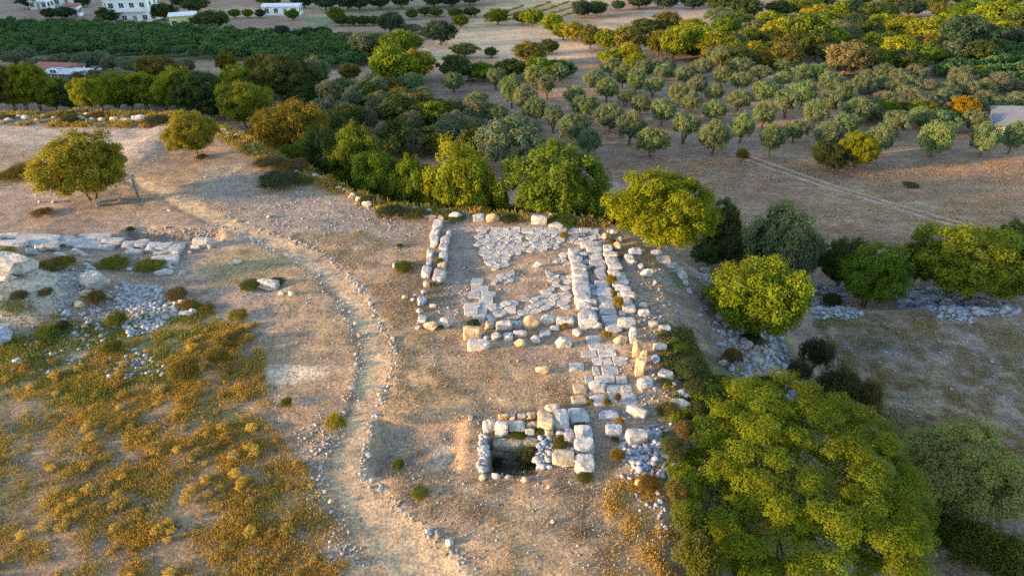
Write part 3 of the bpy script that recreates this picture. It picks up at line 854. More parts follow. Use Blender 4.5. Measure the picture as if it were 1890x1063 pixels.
def merged(name, protos, pts, scl, rotz, colr, mats, kind="stuff", use="crown", cols=None):
    """many copies of a few meshes in one mesh, for what nobody could count"""
    VS, FS, CS = [], [], []; off = 0
    data = []
    for k in protos:
        m = getattr(k, use)
        n = len(m.vertices); V = np.empty(n * 3, np.float32); m.vertices.foreach_get("co", V); V = V.reshape(-1, 3)
        Fq = np.empty(len(m.loops), np.int32); m.loops.foreach_get("vertex_index", Fq); Fq = Fq.reshape(len(m.polygons), -1)
        c = np.empty(n * 4, np.float32); m.color_attributes["tint"].data.foreach_get("color", c)
        data.append((V, Fq, c.reshape(-1, 4)[:, :3]))
    for i, p in enumerate(pts):
        V, Fq, c = data[i % len(data)]
        ca, sa = math.cos(rotz[i]), math.sin(rotz[i]); s = scl[i]
        W = V * s
        W = np.stack([W[:, 0] * ca - W[:, 1] * sa + p[0], W[:, 0] * sa + W[:, 1] * ca + p[1], W[:, 2] + p[2]], 1)
        VS.append(W); FS.append(Fq + off); off += len(W)
        CS.append(c if cols is None else c * cols[i])
    o = link(name, mesh_np(name, np.concatenate(VS), np.concatenate(FS), mats, np.concatenate(CS)))
    o.color = (*colr, 1)
    tag(o, kind=kind)
    return o


rng = np.random.default_rng(77)
pts = []
ang = math.radians(28); ca, sa = math.cos(ang), math.sin(ang)
for poly in (ORCH, ORCH_R):
    a = np.array(poly); cx, cy = a.mean(0)
    L = 170
    for i in np.arange(-L, L, 2.6):
        for j in np.arange(-L, L, 5.4):
            px, py = cx + i * ca - j * sa + rng.normal() * .3, cy + i * sa + j * ca + rng.normal() * .3
            pts.append((px, py))
pts = np.array(pts)
keep = inside(pts[:, 0], pts[:, 1], ORCH) | inside(pts[:, 0], pts[:, 1], ORCH_R)
keep &= rng.random(len(pts)) > .05
pts = pts[keep]
zz = H(pts[:, 0], pts[:, 1])
pu, pv = proj(pts[:, 0], pts[:, 1], zz)
vis = (pu > -60) & (pu < 1950) & (pv > -40)
pts = pts[vis]; zz = zz[vis]; pu = pu[vis]; pv = pv[vis]
order = np.argsort(depth_of(pts[:, 0], pts[:, 1], zz))
NIND = 280
OC = (.066, .122, .042)
left_n = 0
for i in order[:NIND]:
    k = CIT[int(rng.integers(3))]
    o = link("orchard_tree", k.crown); o.location = (pts[i, 0], pts[i, 1], zz[i]); o.rotation_euler = (0, 0, rng.uniform(0, 6.28))
    s = rng.uniform(.72, 1.0); o.scale = (s, s, s * rng.uniform(.85, 1.1)); cj = rng.uniform(.8, 1.25); o.color = (OC[0] * cj, OC[1] * cj, OC[2] * cj, 1)
    right = pu[i] > 1300
    tag(o, "low dark green citrus tree in the small orchard right of the grey scrub" if right else "low dark green citrus tree in the nearer rows of the left orchard", "tree",
        "citrus trees of the right orchard" if right else "citrus trees in the near orchard rows")
rest = order[NIND:]
merged("orchard_rows", CIT, np.stack([pts[rest, 0], pts[rest, 1], zz[rest]], 1), rng.uniform(.7, .98, len(rest)), rng.uniform(0, 6.28, len(rest)), OC, M_LEAF,
       cols=rng.uniform(.75, 1.25, len(rest)))

# vineyard stakes on the far field
vy = P([(880, 46), (905, 12), (1040, -8), (1120, 4), (1010, 44)], -20)
q = np.array(vy); VS = []; 
cx, cy = q.mean(0)
vp = []
for i in np.arange(-60, 60, 1.5):
    for j in np.arange(-60, 60, 5.0):
        vp.append((cx + i * .45 - j * .9, cy + i * .9 + j * .45))
vp = np.array(vp); vp = vp[inside(vp[:, 0], vp[:, 1], vy)]
if len(vp):
    merged("vineyard_rows", WEEDP, np.stack([vp[:, 0], vp[:, 1], H(vp[:, 0], vp[:, 1])], 1), rng.uniform(.9, 1.6, len(vp)), rng.uniform(0, 6, len(vp)), (.15, .15, .05), M_LEAF)

# --- shrubs on the slope and edge
belt("""1508 622 66 690 DGR;1545 676 96 758 DGR;1520 715 80 775 DGR;1600 700 64 764 BRN;1535 540 34 570 DGR;1270 660 50 700 DGR;1284 700 46 736 DGR;1250 625 36 650 GRN;1285 740 40 775 DGR;1242 806 46 850 DGR;1262 775 40 812 BRN;1264 925 62 985 GRN;1278 985 76 1056 GRN;1250 885 44 925 BRN;1300 1000 80 1075 GRN;
1800 960 110 1050 GRN;1870 990 120 1080 GRN;1740 940 90 1010 GRN;1350 735 70 790 DGR;1420 690 60 735 DGR;1330 690 44 725 GRN;1440 730 60 780 DGR;1390 610 44 640 DGR;1352 640 40 676 BRN;1475 665 50 705 DGR;1370 275 26 300 GRN;1680 335 30 345 BRN""",
     "shrubs on the slope right of the ruin", "on the slope and field right of the ruin", SHRUB)
belt("""512 315 84 342 DGR;560 326 36 338 GRN;720 376 56 400 DGR;762 382 50 402 BRN;745 481 44 496 GRN;1040 396 54 412 GRN;1085 400 40 414 BRN;495 296 60 306 BRN;540 302 60 312 BRN;
130 212 40 224 DGR;120 206 30 214 GRN;290 218 50 228 DGR;180 210 36 216 BRN;380 232 34 240 BRN;372 285 24 292 DGR;5 212 30 222 BRN;840 395 40 404 GRN;940 400 40 408 DGR;820 392 34 399 GRN;680 360 34 374 DGR""",
     "low shrubs along the hill edge", "low along the hill edge", SHRUB)
belt("""955 793 34 806 GRN;975 822 44 868 DGR;912 838 34 862 DGR;998 786 22 800 GRN;874 588 26 604 DGR;813 599 14 607 GRN;737 449 14 456 GRN;800 520 10 530 BRN;812 476 18 490 GRN;528 733 28 748 GRN;460 515 40 530 GRN;510 512 30 522 GRN;
35 536 34 552 DGR;85 530 26 545 TAN;325 530 44 552 BRN;350 553 40 566 ORA;90 600 40 622 GRN;116 590 24 610 DGR;215 575 40 600 GRN;178 536 36 560 BRN;205 628 44 646 GRN;380 562 36 574 ORA;440 570 40 586 YG;100 480 60 494 ORA;120 474 40 486 ORA;
280 484 60 494 YG;210 478 60 490 YG;10 458 36 468 YG;240 418 16 428 DGR;45 300 60 322 ORA;20 312 60 330 ORA;75 388 40 396 ORA;775 896 34 912 YG;620 760 40 798 YEL;1240 740 40 760 BRN;1222 745 26 760 BRN;1080 868 36 882 GRN;735 846 26 868 GRN;1140 828 30 850 ORA;1195 875 44 900 ORA;1130 440 14 448 ORA;
1144 468 14 478 ORA;1128 506 20 526 YEL;1132 535 12 545 YEL;1141 545 20 572 YEL;1120 610 20 626 YEL;1042 596 14 608 YEL;1090 735 12 745 YEL;1120 735 16 748 ORA;1140 725 14 740 ORA;1145 770 14 782 YEL;1135 805 16 814 ORA;1035 805 40 820 ORA;1074 784 34 792 ORA;1041 428 18 440 YEL;1094 490 10 500 GRN;340 662 60 700 ORA;400 640 50 668 ORA;420 615 40 640 BRN""",
     "small plants among stones and dry grass", "growing low among stones and dry grass", SHRUB)

# --- dry grass and weeds of the left foreground: blades nobody could count
def blades(name, n_tuft, per, poly, dens, hgt, wid, colr, seed, thr, spread=.14, jit=1.0):
    rng = np.random.default_rng(seed)
    p = tri_area_pts(poly, n_tuft, rng)
    dn = dens(p[:, 0], p[:, 1])
    p = p[rng.random(len(p)) < np.clip((dn - thr) / .16, 0, 1)]
    sdp = sdist(p[:, 0], p[:, 1], HILL)
    pd_ = seg_dist(p[:, 0], p[:, 1], PATH)
    p = p[(pd_ > 1.15)]
    n = len(p)
    if n == 0: return None
    hv = hgt * rng.uniform(.5, 1.3, n) * (.6 + .8 * vnoise(p[:, 0], p[:, 1], 1.3, seed))
    tt = rng.uniform(.65, 1.35, n); hue = rng.uniform(-1, 1, n) + 2.0 * (vnoise(p[:, 0], p[:, 1], 2.3, seed + 3) - .5)
    idx = np.repeat(np.arange(n), per); m = len(idx)
    a = rng.uniform(0, 6.28, m); lean = rng.uniform(.1, .85, m)
    base = np.stack([p[idx, 0] + rng.normal(size=m) * spread, p[idx, 1] + rng.normal(size=m) * spread, np.zeros(m)], 1)
    base[:, 2] = np.repeat(H(p[:, 0], p[:, 1]), per) - .02
    hh = hv[idx] * rng.uniform(.5, 1.1, m)
    dirv = np.stack([np.cos(a) * lean, np.sin(a) * lean, np.ones(m)], 1)
    tip = base + dirv * hh[:, None]
    mid = base + dirv * hh[:, None] * .55 + np.array([0, 0, .06]) * hh[:, None]
    sa_ = rng.uniform(0, 6.28, m); side = np.stack([np.cos(sa_), np.sin(sa_), rng.uniform(-.3, .3, m)], 1) * (wid * rng.uniform(.6, 1.4, m))[:, None]
    V = np.stack([base, mid + side, tip, mid - side], 1).reshape(-1, 3)
    Fq = np.arange(4 * m).reshape(m, 4)
    t2 = tt[idx] * rng.uniform(.8, 1.2, m); h2 = hue[idx]
    cc = np.stack([t2 * (1 + .12 * h2), t2 * (1 - .02 * h2), t2 * (1 - .2 * h2)], 1)
    o = link(name, mesh_np(name, V, Fq, M_GRASS, np.repeat(np.clip(cc, .1, 3), 4, 0)))
    o.color = (*colr, 1)
    tag(o, kind="stuff")
    return o


wd = lambda a, b: fbm(a, b, 2.6, 111) * .4 + fbm(a, b, .8, 112) * .6
wd2 = lambda a, b: fbm(a, b, 3.0, 115) * .45 + fbm(a, b, .7, 116) * .55
WBIG = P([(-160, 600), (200, 640), (330, 600), (480, 600), (500, 780), (590, 900), (640, 1000), (690, 1110), (-260, 1150)])
blades("dry_grass", 85000, 8, WBIG, wd, .13, .010, (.39, .265, .06), 5, .475)
rng = np.random.default_rng(55)
for nm_, n_, sd_, cl_, th_ in (("dry_weeds", 750, 112, (.37, .26, .055), .54), ("brown_weeds", 420, 216, (.22, .15, .04), .5), ("yellow_weeds", 220, 316, (.27, .215, .075), .5)):
    q_ = tri_area_pts(WBIG, n_, rng)
    dn_ = fbm(q_[:, 0], q_[:, 1], 2.6, 111) * .45 + fbm(q_[:, 0], q_[:, 1], .9, sd_) * .55
    q_ = q_[(dn_ > th_ + rng.uniform(-.06, .06, len(q_))) & (seg_dist(q_[:, 0], q_[:, 1], PATH) > 1.5)]
    merged(nm_, WEEDP, np.stack([q_[:, 0], q_[:, 1], H(q_[:, 0], q_[:, 1]) - .03], 1), .16 + .42 * rng.random(len(q_)) ** 2.2, rng.uniform(0, 6, len(q_)), cl_, M_GRASS, cols=rng.uniform(.7, 1.25, len(q_)))
blades("green_weeds", 17000, 8, WBIG, wd2, .12, .012, (.21, .175, .05), 6, .49)
blades("olive_weeds", 16000, 8, P([(-60, 560), (160, 600), (380, 560), (430, 640), (360, 720), (200, 740), (-80, 760)]), wd2, .14, .017, (.19, .19, .04), 8, .44)
blades("yellow_stubble", 9000, 7, P([(1120, 860), (1235, 850), (1290, 1000), (1290, 1100), (1120, 1100)]), wd, .13, .011, (.42, .27, .06), 9, .47)
blades("rim_grass", 8000, 7, P([(-60, 206), (380, 206), (470, 255), (560, 300), (700, 370), (820, 385), (1120, 408), (1120, 420), (800, 402), (690, 388), (580, 340), (460, 290), (380, 240), (-60, 232)]), wd2, .34, .035, (.25, .19, .05), 10, .36)
blades("meadow_stubble", 26000, 5, P([(480, 440), (760, 420), (860, 600), (1060, 690), (1120, 800), (1200, 1100), (880, 1100), (700, 880), (720, 640), (600, 480)]), wd, .09, .014, (.30, .225, .13), 12, .46)
blades("field_stubble", 26000, 5, P([(1500, 590), (1700, 570), (1900, 610), (1990, 1000), (1760, 900), (1620, 790)], -8), wd2, .12, .022, (.27, .21, .10), 13, .40)
blades("upper_field_stubble", 24000, 4, PT([(1060, 300), (1400, 296), (1890, 300), (1890, 420), (1700, 470), (1500, 440), (1330, 400), (1180, 350)]), wd2, .16, .03, (.30, .205, .125), 23, .36, spread=.25)
blades("slope_weeds", 9000, 7, PT([(1222, 600), (1270, 610), (1310, 700), (1300, 760), (1245, 760), (1225, 700)]), wd, .2, .022, (.15, .15, .045), 14, .40)

# ------------------------------------------------------------------ stones
def rock_mesh(name, seed, box=0.0, planes=9, amp=.12, sub=3, m=None):
    bm = bmesh.new()
    if box > 0:
        bmesh.ops.create_cube(bm, size=2.0)
        bmesh.ops.subdivide_edges(bm, edges=bm.edges[:], cuts=6, use_grid_fill=True)
        for v in bm.verts:
            p = box
            n = (abs(v.co.x) ** p + abs(v.co.y) ** p + abs(v.co.z) ** p) ** (1 / p)
            v.co = v.co / n
    else:
        bmesh.ops.create_icosphere(bm, subdivisions=sub, radius=1.0)
    r = random.Random(seed)
    for _ in range(planes):
        n = Vector((r.gauss(0, 1), r.gauss(0, 1), r.gauss(0, .8))).normalized(); d = r.uniform(.92, 1.22) if box > 0 else r.uniform(.66, .9)
        for v in bm.verts:
            e = v.co.dot(n) - d
            if e > 0: v.co -= n * e
    for v in bm.verts:
        q = v.co + Vector((seed * 3.1, seed * 1.7, seed))
        v.co += v.co.normalized() * (mnoise.noise(q * 1.6) * amp + mnoise.noise(q * 4.2) * amp * .45 + mnoise.noise(q * 9.0) * amp * .2)
    # normalise to a unit box, base at z = 0
    mn = [min(v.co[i] for v in bm.verts) for i in range(3)]; mxx = [max(v.co[i] for v in bm.verts) for i in range(3)]
    for v in bm.verts:
        for i in range(3):
            v.co[i] = (v.co[i] - mn[i]) / (mxx[i] - mn[i]) - (.5 if i < 2 else 0)
    me = bpy.data.meshes.new(name); bm.to_mesh(me); bm.free()
    me.materials.append(m or M_STONE)
    return me


BOULDER = [rock_mesh("boulder_%d" % i, i + 1, 0, 17, .13) for i in range(7)]
BLOCK = [rock_mesh("block_%d" % i, i + 21, 8.0, 7, .11) for i in range(7)]
SLAB = [rock_mesh("slab_%d" % i, i + 41, 10.0, 6, .08, m=M_PAVE) for i in range(5)]
PEB = [rock_mesh("pebble_%d" % i, i + 61, 0, 7, .15, 1) for i in range(5)]
STONE_TINTS = {"w": (1.0, 1.0, 1.02), "g": (.82, .85, .92), "o": (1.08, .86, .60), "b": (.76, .86, 1.04), "d": (.7, .68, .64)}  # orange tint serves tan stones and also paints low sunlight on others


def stone(u, v, w, h, kind="r", t="w", rot=0.0, name=None, label=None, cat=None, group=None, ratio=None, tilt=0.0, sink=.2, tall=None, pack=False):
    """stone whose outline in the photo is w x h pixels round (u, v), standing on the ground"""
    p = at(u, v + h * .25)
    s = depth_of(*p) / FPX
    dep = math.atan2(CAMZ - p[2], math.hypot(p[0], p[1]))
    W = w * s
    ht = tall if tall is not None else W * (ratio if ratio is not None else {"r": .62, "k": .55, "s": .22}[kind])
    ht = min(ht, h * s * .8 / math.cos(dep)) if tall is None else ht
    D = (h * s - ht * math.cos(dep)) / math.sin(dep)
    D = min(max(D, .45 * W if h < w * 1.1 else .7 * W), max(1.7 * W, .3))
    if pack: D = max(D, min(h * s / math.sin(dep) * 1.02, 2.2 * W)); W *= 1.12
    q = at(u, v + ht * .5 * math.cos(dep) / s)
    me = random.choice({"r": BOULDER, "k": BLOCK, "s": SLAB}[kind])
    nm = name or {"r": "boulder", "k": "stone_block", "s": "stone_slab"}[kind]
    o = link(nm, me)
    o.location = (q[0], q[1], Hs(q[0], q[1]) - ht * sink)
    flip = random.choice((0, math.pi))
    # a gentle own turn, so that rows do not look stamped
    o.rotation_euler = (random.uniform(-.05, .05) + tilt, random.uniform(-.05, .05), math.radians(rot) + flip + random.uniform(-.10, .10))
    o.scale = (W, D, ht * (1 + sink))
    j = random.uniform(.9, 1.08); c = STONE_TINTS[t]
    o.color = (c[0] * j, c[1] * j, c[2] * j, 1)
    tag(o, label, cat or {"r": "boulder", "k": "stone block", "s": "stone slab"}[kind], group)
    return o


def row(txt, group, fmt, kind="k", adj=None, start="", **kw):
    """stones given in order along a line; fmt gets the ordinal"""
    L = [s.split() for s in txt.replace("\n", ";").split(";") if s.strip()]
    for i, q in enumerate(L):
        kk = kind; tt = "w"; rot = 0.0; rest = q[4:]
        extra = dict(kw); pk_ = (any(q_ in group for q_ in ('row', 'inner wall', 'outer paving', 'leaning', 'right of the pit')))
        for e in rest:
            if e in "rks": kk = e
            elif e in STONE_TINTS: tt = e
            elif e.startswith("R"): rot = float(e[1:])
            elif e.startswith("H"): extra["tall"] = float(e[1:]) * (.72 if pk_ else 1)
        if pk_ and kk != "r": extra["pack"] = True
        stone(*[float(a) for a in q[:4]], kind=kk, t=tt, rot=rot, label=fmt % ordw(i + 1), group=group, **extra)


row("""791 389 15 11 r;787 400 10 9 r;799 401 15 9 k o;815 401 13 13 k o;819 389 15 6 s""", "stones at the back end of the double wall", "%s stone of the cluster topping the double wall's back end")
row("""809 414 16 22 k H.5;803 432 15 20 k H.5;803 446 14 22 k H.55;794 467 11 26 k H.5;793 484 10 18 k H.45;787 501 16 26 k H.55;788 523 14 18 r o H.45;783 538 12 12 r b H.35;779 555 18 26 r b H.5;775 573 15 12 r H.25;780 588 16 13 k H.25;772 604 12 10 r H.2""",
    "stones of the double wall's left row", "%s stone from the back in the double wall's left row")
row("""829 432 8 16 k b H.5;822 444 16 20 k H.6;818 459 15 15 k H.55;819 473 14 20 k H.55;816 489 14 20 k o H.55;811 509 20 30 k H.6""", "stones of the double wall's right row", "%s stone from the back in the double wall's right row")
row("""842 399 28 15 r;884 401 22 18 k;910 402 26 17 r o;995 405 30 18 k;1016 397 10 9 r;1026 416 28 14 s H.35""", "blocks along the back edge of the ruin", "%s large block from left on the bank behind the ruin")
row("""1060 468 22 16 s H.45;1064 481 22 18 k H.45;1069 495 27 15 k H.5;1070 507 28 13 k H.5;1071 518 28 12 k H.5;1073 536 29 24 s H.55;1074 553 27 12 k H.5;1078 564 26 10 k H.45;1083 585 32 30 s H.75""",
    "blocks of the raised inner wall", "%s block from the back in the raised inner wall", "k")
row("""1078 469 16 13 k b;1083 482 15 11 s;1084 493 12 9 s;1092 529 12 12 s b;1096 540 12 12 s b;1090 558 22 13 k;1098 571 14 10 k;1101 601 22 14 r""", "stones packed between the two long walls", "%s stone from the back in the gap between both long walls")
row("""1091 452 36 10 s H.3;1097 463 27 15 s H.3;1099 474 23 12 s H.3;1102 489 28 18 s H.3;1108 507 19 20 s H.3;1112 525 27 16 s H.3;1115 540 27 15 s H.3;1118 556 26 17 s H.3;1122 573 29 18 s H.3;1126 588 30 13 s H.3;1132 604 27 20 s H.3""",
    "slabs of the outer paving wall", "%s long slab from the back in the outer wall course", "s")
row("""1122 459 17 11;1127 471 26 9;1129 482 22 13;1135 493 24 11;1132 502 20 9;1143 511 22 11;1147 519 24 9;1144 527 26 7;1150 535 26 10;1159 545 26 12;1149 546 18 8;1153 553 20 9;1157 560 18 9;1160 570 22 12;1148 578 10 8""",
    "leaning stones outside the outer wall", "%s leaning stone from the back along the outer wall's foot", "k")
row("""872 614 35 22 k o H.7;902 600 20 23 r o;931 601 32 19 k H.55;954 599 22 17 k;980 594 31 28 r o H.8;1013 590 32 19 r;1043 594 34 18 k;1065 613 17 21 r""", "blocks of the cross wall's upper course", "%s block from left in the cross wall's upper course")
row("""884 636 43 15 s H.45;898 623 12 12 r;916 620 20 20 r;938 620 18 19 k;960 615 26 15 k;960 633 24 23 r o;989 626 18 21 r;1007 615 22 14 s b;1024 605 18 12 k b""", "blocks of the cross wall's lower course", "%s block from left in the cross wall's lower course")
row("""1155 596 34 20 k H.6;1168 618 14 28 k H1.0;1174 642 16 36 k o H1.0;1186 660 13 30 k o H.9;1180 677 18 36 k o H1.0""", "upright slabs right of the corridor", "%s upright block from the back lining the corridor's right side", "k")
for a in [
    (1040, 632, 33, 26, "r", "w", 0, "large pitted boulder in front of the cross wall's middle"),
    (1144, 627, 27, 23, "r", "o", 0, "squat boulder at the top of the flagged corridor"),
    (1190, 706, 30, 26, "k", "w", 20, "squared block ending the upright slabs of the corridor"),
    (1001, 681, 27, 21, "r", "o", 0, "lone orange-lit boulder on the open ground before the cross wall"),
    (1102, 709, 31, 21, "k", "w", 10, "thick rough block lying on the flagged corridor"),
    (1064, 677, 28, 18, "s", "w", 0, "flat pale slab lying alone left of the corridor"),
    (1070, 717, 25, 20, "s", "o", 0, "tan ground slab, farthest of three beside the corridor's left edge"),
    (1069, 739, 29, 22, "s", "o", 0, "tan ground slab, middle of three beside the corridor's left edge"),
    (1068, 767, 38, 32, "s", "w", 0, "widest ground slab, just behind the pit's right corner"),
    (1123, 764, 37, 22, "s", "b", 0, "flat rectangular slab at the near end of the corridor"),
    (1132, 794, 32, 28, "k", "b", 0, "pitted bluish block nearest to the corridor's end"),
    (1103, 738, 30, 23, "s", "w", 0, "flat slab on the corridor below the thick rough block"),
    (1175, 758, 40, 16, "k", "w", -32, "long narrow block lying askew right of the corridor's end"),
    (1174, 804, 42, 34, "k", "w", 12, "big split block above the grey rubble heap"),
    (1255, 749, 30, 38, "k", "w", 40, "tall pale block standing by the slope shrubs"),
    (1263, 726, 18, 24, "k", "b", 30, "small block behind the tall pale block by the shrubs"),
    (1210, 662, 14, 24, "k", "b", 0, "bluish upright stone right of the upright slabs"),
    (1230, 690, 30, 18, "s", "w", -25, "tilted white slab at the shrubs' left edge"),
    (1217, 639, 26, 16, "k", "w", -15, "white wedge-shaped block at the shrubs' upper corner"),
    (1182, 889, 23, 19, "r", "o", 0, "orange-lit boulder below the grey rubble heap"),
    (869, 770, 9, 15, "k", "w", 0, "small white stone standing left of the pit's back wall"),
    (1139, 454, 20, 23, "r", "o", 0, "orange-lit boulder near the leaning tree's foot"),
    (1116, 436, 12, 17, "r", "o", 0, "small orange stone left of the orange-lit boulder, platform corner"),
    (1132, 428, 14, 14, "r", "w", 0, "pale stone on the platform's back right corner"),
    (1145, 442, 12, 14, "r", "w", 0, "knobbly stone directly behind the orange-lit boulder"),
    (1172, 464, 24, 17, "k", "b", 0, "bluish block under the leaning tree's left side"),
    (1162, 478, 18, 24, "k", "w", 20, "upright pale block in front of the bluish block"),
    (1183, 491, 14, 14, "r", "b", 0, "small grey stone between the slope blocks under the leaning tree"),
    (1193, 503, 25, 20, "r", "w", 0, "rounded white boulder on the slope below the leaning tree"),
    (1210, 520, 10, 11, "r", "b", 0, "little bluish stone right of the rounded white boulder"),
    (1187, 563, 15, 12, "k", "w", 0, "small block behind the chunky block on the slope"),
    (1188, 577, 20, 17, "k", "w", 0, "chunky white block right of the leaning stones"),
    (1205, 596, 19, 16, "k", "w", -20, "angular block above the green slope shrubs"),
    (1226, 606, 23, 13, "k", "b", 0, "bluish rectangular block on the green slope shrubs' top"),
    (1240, 624, 11, 8, "r", "w", 0, "tiny white stone in the green slope shrubs"),
    (1210, 465, 22, 14, "k", "b", 0, "bluish block right of the leaning tree's trunk"),
    (799, 564, 12, 9, "k", "w", 0, "small squared stone right of the double wall"),
    (796, 599, 27, 23, "r", "o", 0, "tan boulder at the near end of the double wall"),
    (824, 594, 27, 23, "r", "w", 0, "white boulder at the near end of the double wall"),
    (747, 548, 12, 10, "r", "o", 0, "small tan stone between the path and the double wall"),
    (766, 545, 8, 6, "r", "w", 0, "tiny stone touching the double wall's left side"),
    (763, 553, 10, 8, "r", "o", 0, "small mossy stone left of the double wall's bluish boulder"),
    (730, 488, 11, 14, "r", "w", 0, "white stone beside the small green shrub on the gravel"),
    (992, 488, 19, 12, "r", "w", 0, "rounded stone alone on the platform's bare floor"),
    (497, 524, 40, 23, "k", "w", -15, "large pale block lying in a hollow left of the path"),
    (520, 541, 11, 10, "r", "w", 0, "left one of two small stones beside the hollow"),
    (538, 541, 14, 10, "r", "w", 0, "right one of two small stones beside the hollow"),
    (181, 516, 54, 40, "r", "w", 0, "biggest pale boulder, behind the heap of bluish rubble"),
    (24, 486, 100, 44, "r", "w", -10, "broad rock outcrop topping the earth mound at left"),
    (8, 617, 36, 42, "r", "b", 0, "bluish rock cut by the left border below the mound"),
    (34, 664, 17, 16, "r", "b", 0, "round bluish stone among weeds left of a brush pile"),
    (97, 653, 12, 9, "r", "w", 0, "small white stone among the weeds near the round bluish one"),
    (162, 541, 26, 17, "r", "o", 0, "tan stone in front of the biggest pale boulder"),
    (147, 561, 20, 18, "r", "o", 0, "brown stone on the mound's right flank"),
    (200, 546, 18, 12, "r", "o", 0, "flat tan stone left of the bluish rubble heap"),
    (296, 538, 14, 14, "r", "b", 0, "bluish stone on the rubble heap's upper right"),
    (338, 557, 18, 14, "r", "o", 0, "tan stone right of the bluish rubble heap"),
    (344, 578, 28, 10, "s", "w", 0, "flat white stone below the tan stone right of the heap"),
    (357, 574, 16, 11, "r", "w", 0, "rounded stone touching the flat white stone, heap's right"),
    (157, 601, 14, 14, "r", "o", 0, "small orange stone on the mound's lower slope"),
    (123, 575, 12, 14, "r", "b", 0, "small bluish stone on the middle of the earth mound"),
    (115, 590, 16, 8, "s", "b", 0, "flat bluish stone by the green tuft on the mound"),
    (142, 515, 18, 10, "r", "w", 0, "stone left of the biggest pale boulder"),
    (14, 511, 36, 12, "r", "w", 0, "low rock on the mound under the broad outcrop"),
    (240, 496, 11, 10, "r", "w", 0, "round white stone in front of the long paved ledge"),
    (338, 503, 14, 9, "s", "w", 0, "small flat stone right of the ledge's lowest step"),
    (435, 484, 24, 8, "s", "w", 10, "thin white slab on the grassy patch beside the path"),
    (73, 372, 7, 6, "r", "w", 0, "left one of two white stones near the spreading tree"),
    (100, 372, 7, 7, "r", "w", 0, "right one of two white stones near the spreading tree"),
    (496, 400, 9, 8, "r", "w", 0, "single pale stone on the gravel above the path"),
    (313, 388, 8, 6, "r", "w", 0, "single small stone near the path's upper bend"),
    (1020, 962, 10, 11, "r", "o", 0, "lone orange-lit stone on the bare ground below the pit"),
]:
    stone(*a[:4], kind=a[4], t=a[5], rot=a[6], label=a[7])

# the pit
row("""902 785 23 29 k H.7;925 791 25 29 k H.7;954 787 31 18 k H.6;981 785 20 17 k o H.5;978 798 18 12 k H.4""", "stones of the pit's back rim", "%s boulder from left on the pit's back rim", "r")
row("""930 768 21 14 k o;946 769 11 14 k;963 768 16 13 k;980 767 17 17 k o;994 764 13 12 k;1020 752 29 15 r""", "stones behind the pit's rim", "%s stone from left in the row behind the pit", "k")
row("""1007 777 29 30 k o H.8;1035 774 26 28 k H.8;1011 799 22 14 r o;1034 799 18 14 r;1050 802 18 28 k;1076 797 30 26 k H.6;1078 822 33 26 k H.6;1039 845 38 24 k o H.5;1079 855 34 30 k H.5;1014 862 12 8 r""",
    "blocks right of the pit", "%s block from the back on the pit's right side", "k")
row("""891 880 16 17 r o;915 878 18 12 r;939 880 16 11 r d;968 886 16 15 r o;1013 898 10 9 r o""", "stones along the pit's front", "%s stone from left along the pit's front edge", "r")
row("""897 806 14 10;893 817 12 9;892 827 12 9;894 836 11 9;892 846 12 10;893 855 11 9;890 863 13 10""", "stones on the pit's left edge", "%s stone from the back on the pit's left edge", "r")
# masonry of the pit's back wall: lies inside the pit
pb = P([(906, 806), (990, 806)])
for i, (f, zt, w, hh, lb) in enumerate([(.22, -.25, .75, .42, "left upper"), (.55, -.25, .95, .5, "middle upper"), (.88, -.22, .75, .45, "right upper"), (.15, -.75, .6, .45, "left lower"), (.42, -.8, .7, .45, "second lower"), (.68, -.8, .75, .5, "third lower"), (.93, -.8, .6, .5, "right lower"),
                                        (.3, -1.3, .8, .45, "left bottom"), (.62, -1.35, .8, .5, "middle bottom"), (.9, -1.3, .6, .45, "right bottom")]):
    o = link("stone_block", BLOCK[i % 7]); xx = pb[0][0] * (1 - f) + pb[1][0] * f; yy = pb[0][1] * (1 - f) + pb[1][1] * f
    o.location = (xx, yy - .24, zt - hh * .5); o.scale = (w, .55, hh * 1.1); o.color = (.62, .56, .48, 1)
    tag(o, f"{lb} block of the masonry inside the pit's back wall", "stone block", "masonry inside the pit")

# back wall along the far hill edge and the left rubble wall
row("""3 225 12 9 r;17 222 20 9 r;36 215 13 8 r;48 217 19 9 r;68 222 12 7 r;80 215 9 7 r;100 218 9 7 r;120 210 12 6 r;149 218 26 10 r;161 211 12 6 r;170 220 12 7 r;188 221 15 9 r;212 220 16 12 r;211 210 10 6 r;233 222 18 10 k;233 210 10 6 r;245 224 9 7 r;258 219 26 15 k;284 217 14 7 r;275 224 8 6 r;301 218 14 6 r;328 214 9 12 k""",
    "stones of the wall along the hill's far rim", "%s stone from left along the hill's far rim", "r")
row("""388 231 16 11 r o;402 238 14 8 r;413 241 14 9 r o;424 247 12 9 r;438 250 12 8 r o;447 245 14 10 r;458 251 12 8 r;452 262 12 8 r o;465 270 10 8 r o;474 282 8 8 r o""", "stones lining the hill rim by the yellow tree", "%s stone from the back along the rim below the yellow tree", "r")
row("""501 303 12 12;508 304 9 10;522 307 12 8;532 314 14 9;549 318 12 9;577 313 20 11;582 324 13 8;568 325 8 6;570 335 9 7;632 330 13 6;617 340 9 5;625 347 12 8;643 341 19 10;636 350 10 9;642 355 9 9;651 361 16 13;664 368 16 12;678 376 19 14;690 361 22 11;697 371 10 7;700 383 10 8;746 382 13 7;767 384 14 6""",
    "stones of the dry wall along the hill rim", "%s stone from the far end in the curved dry-stone rim wall", "r")
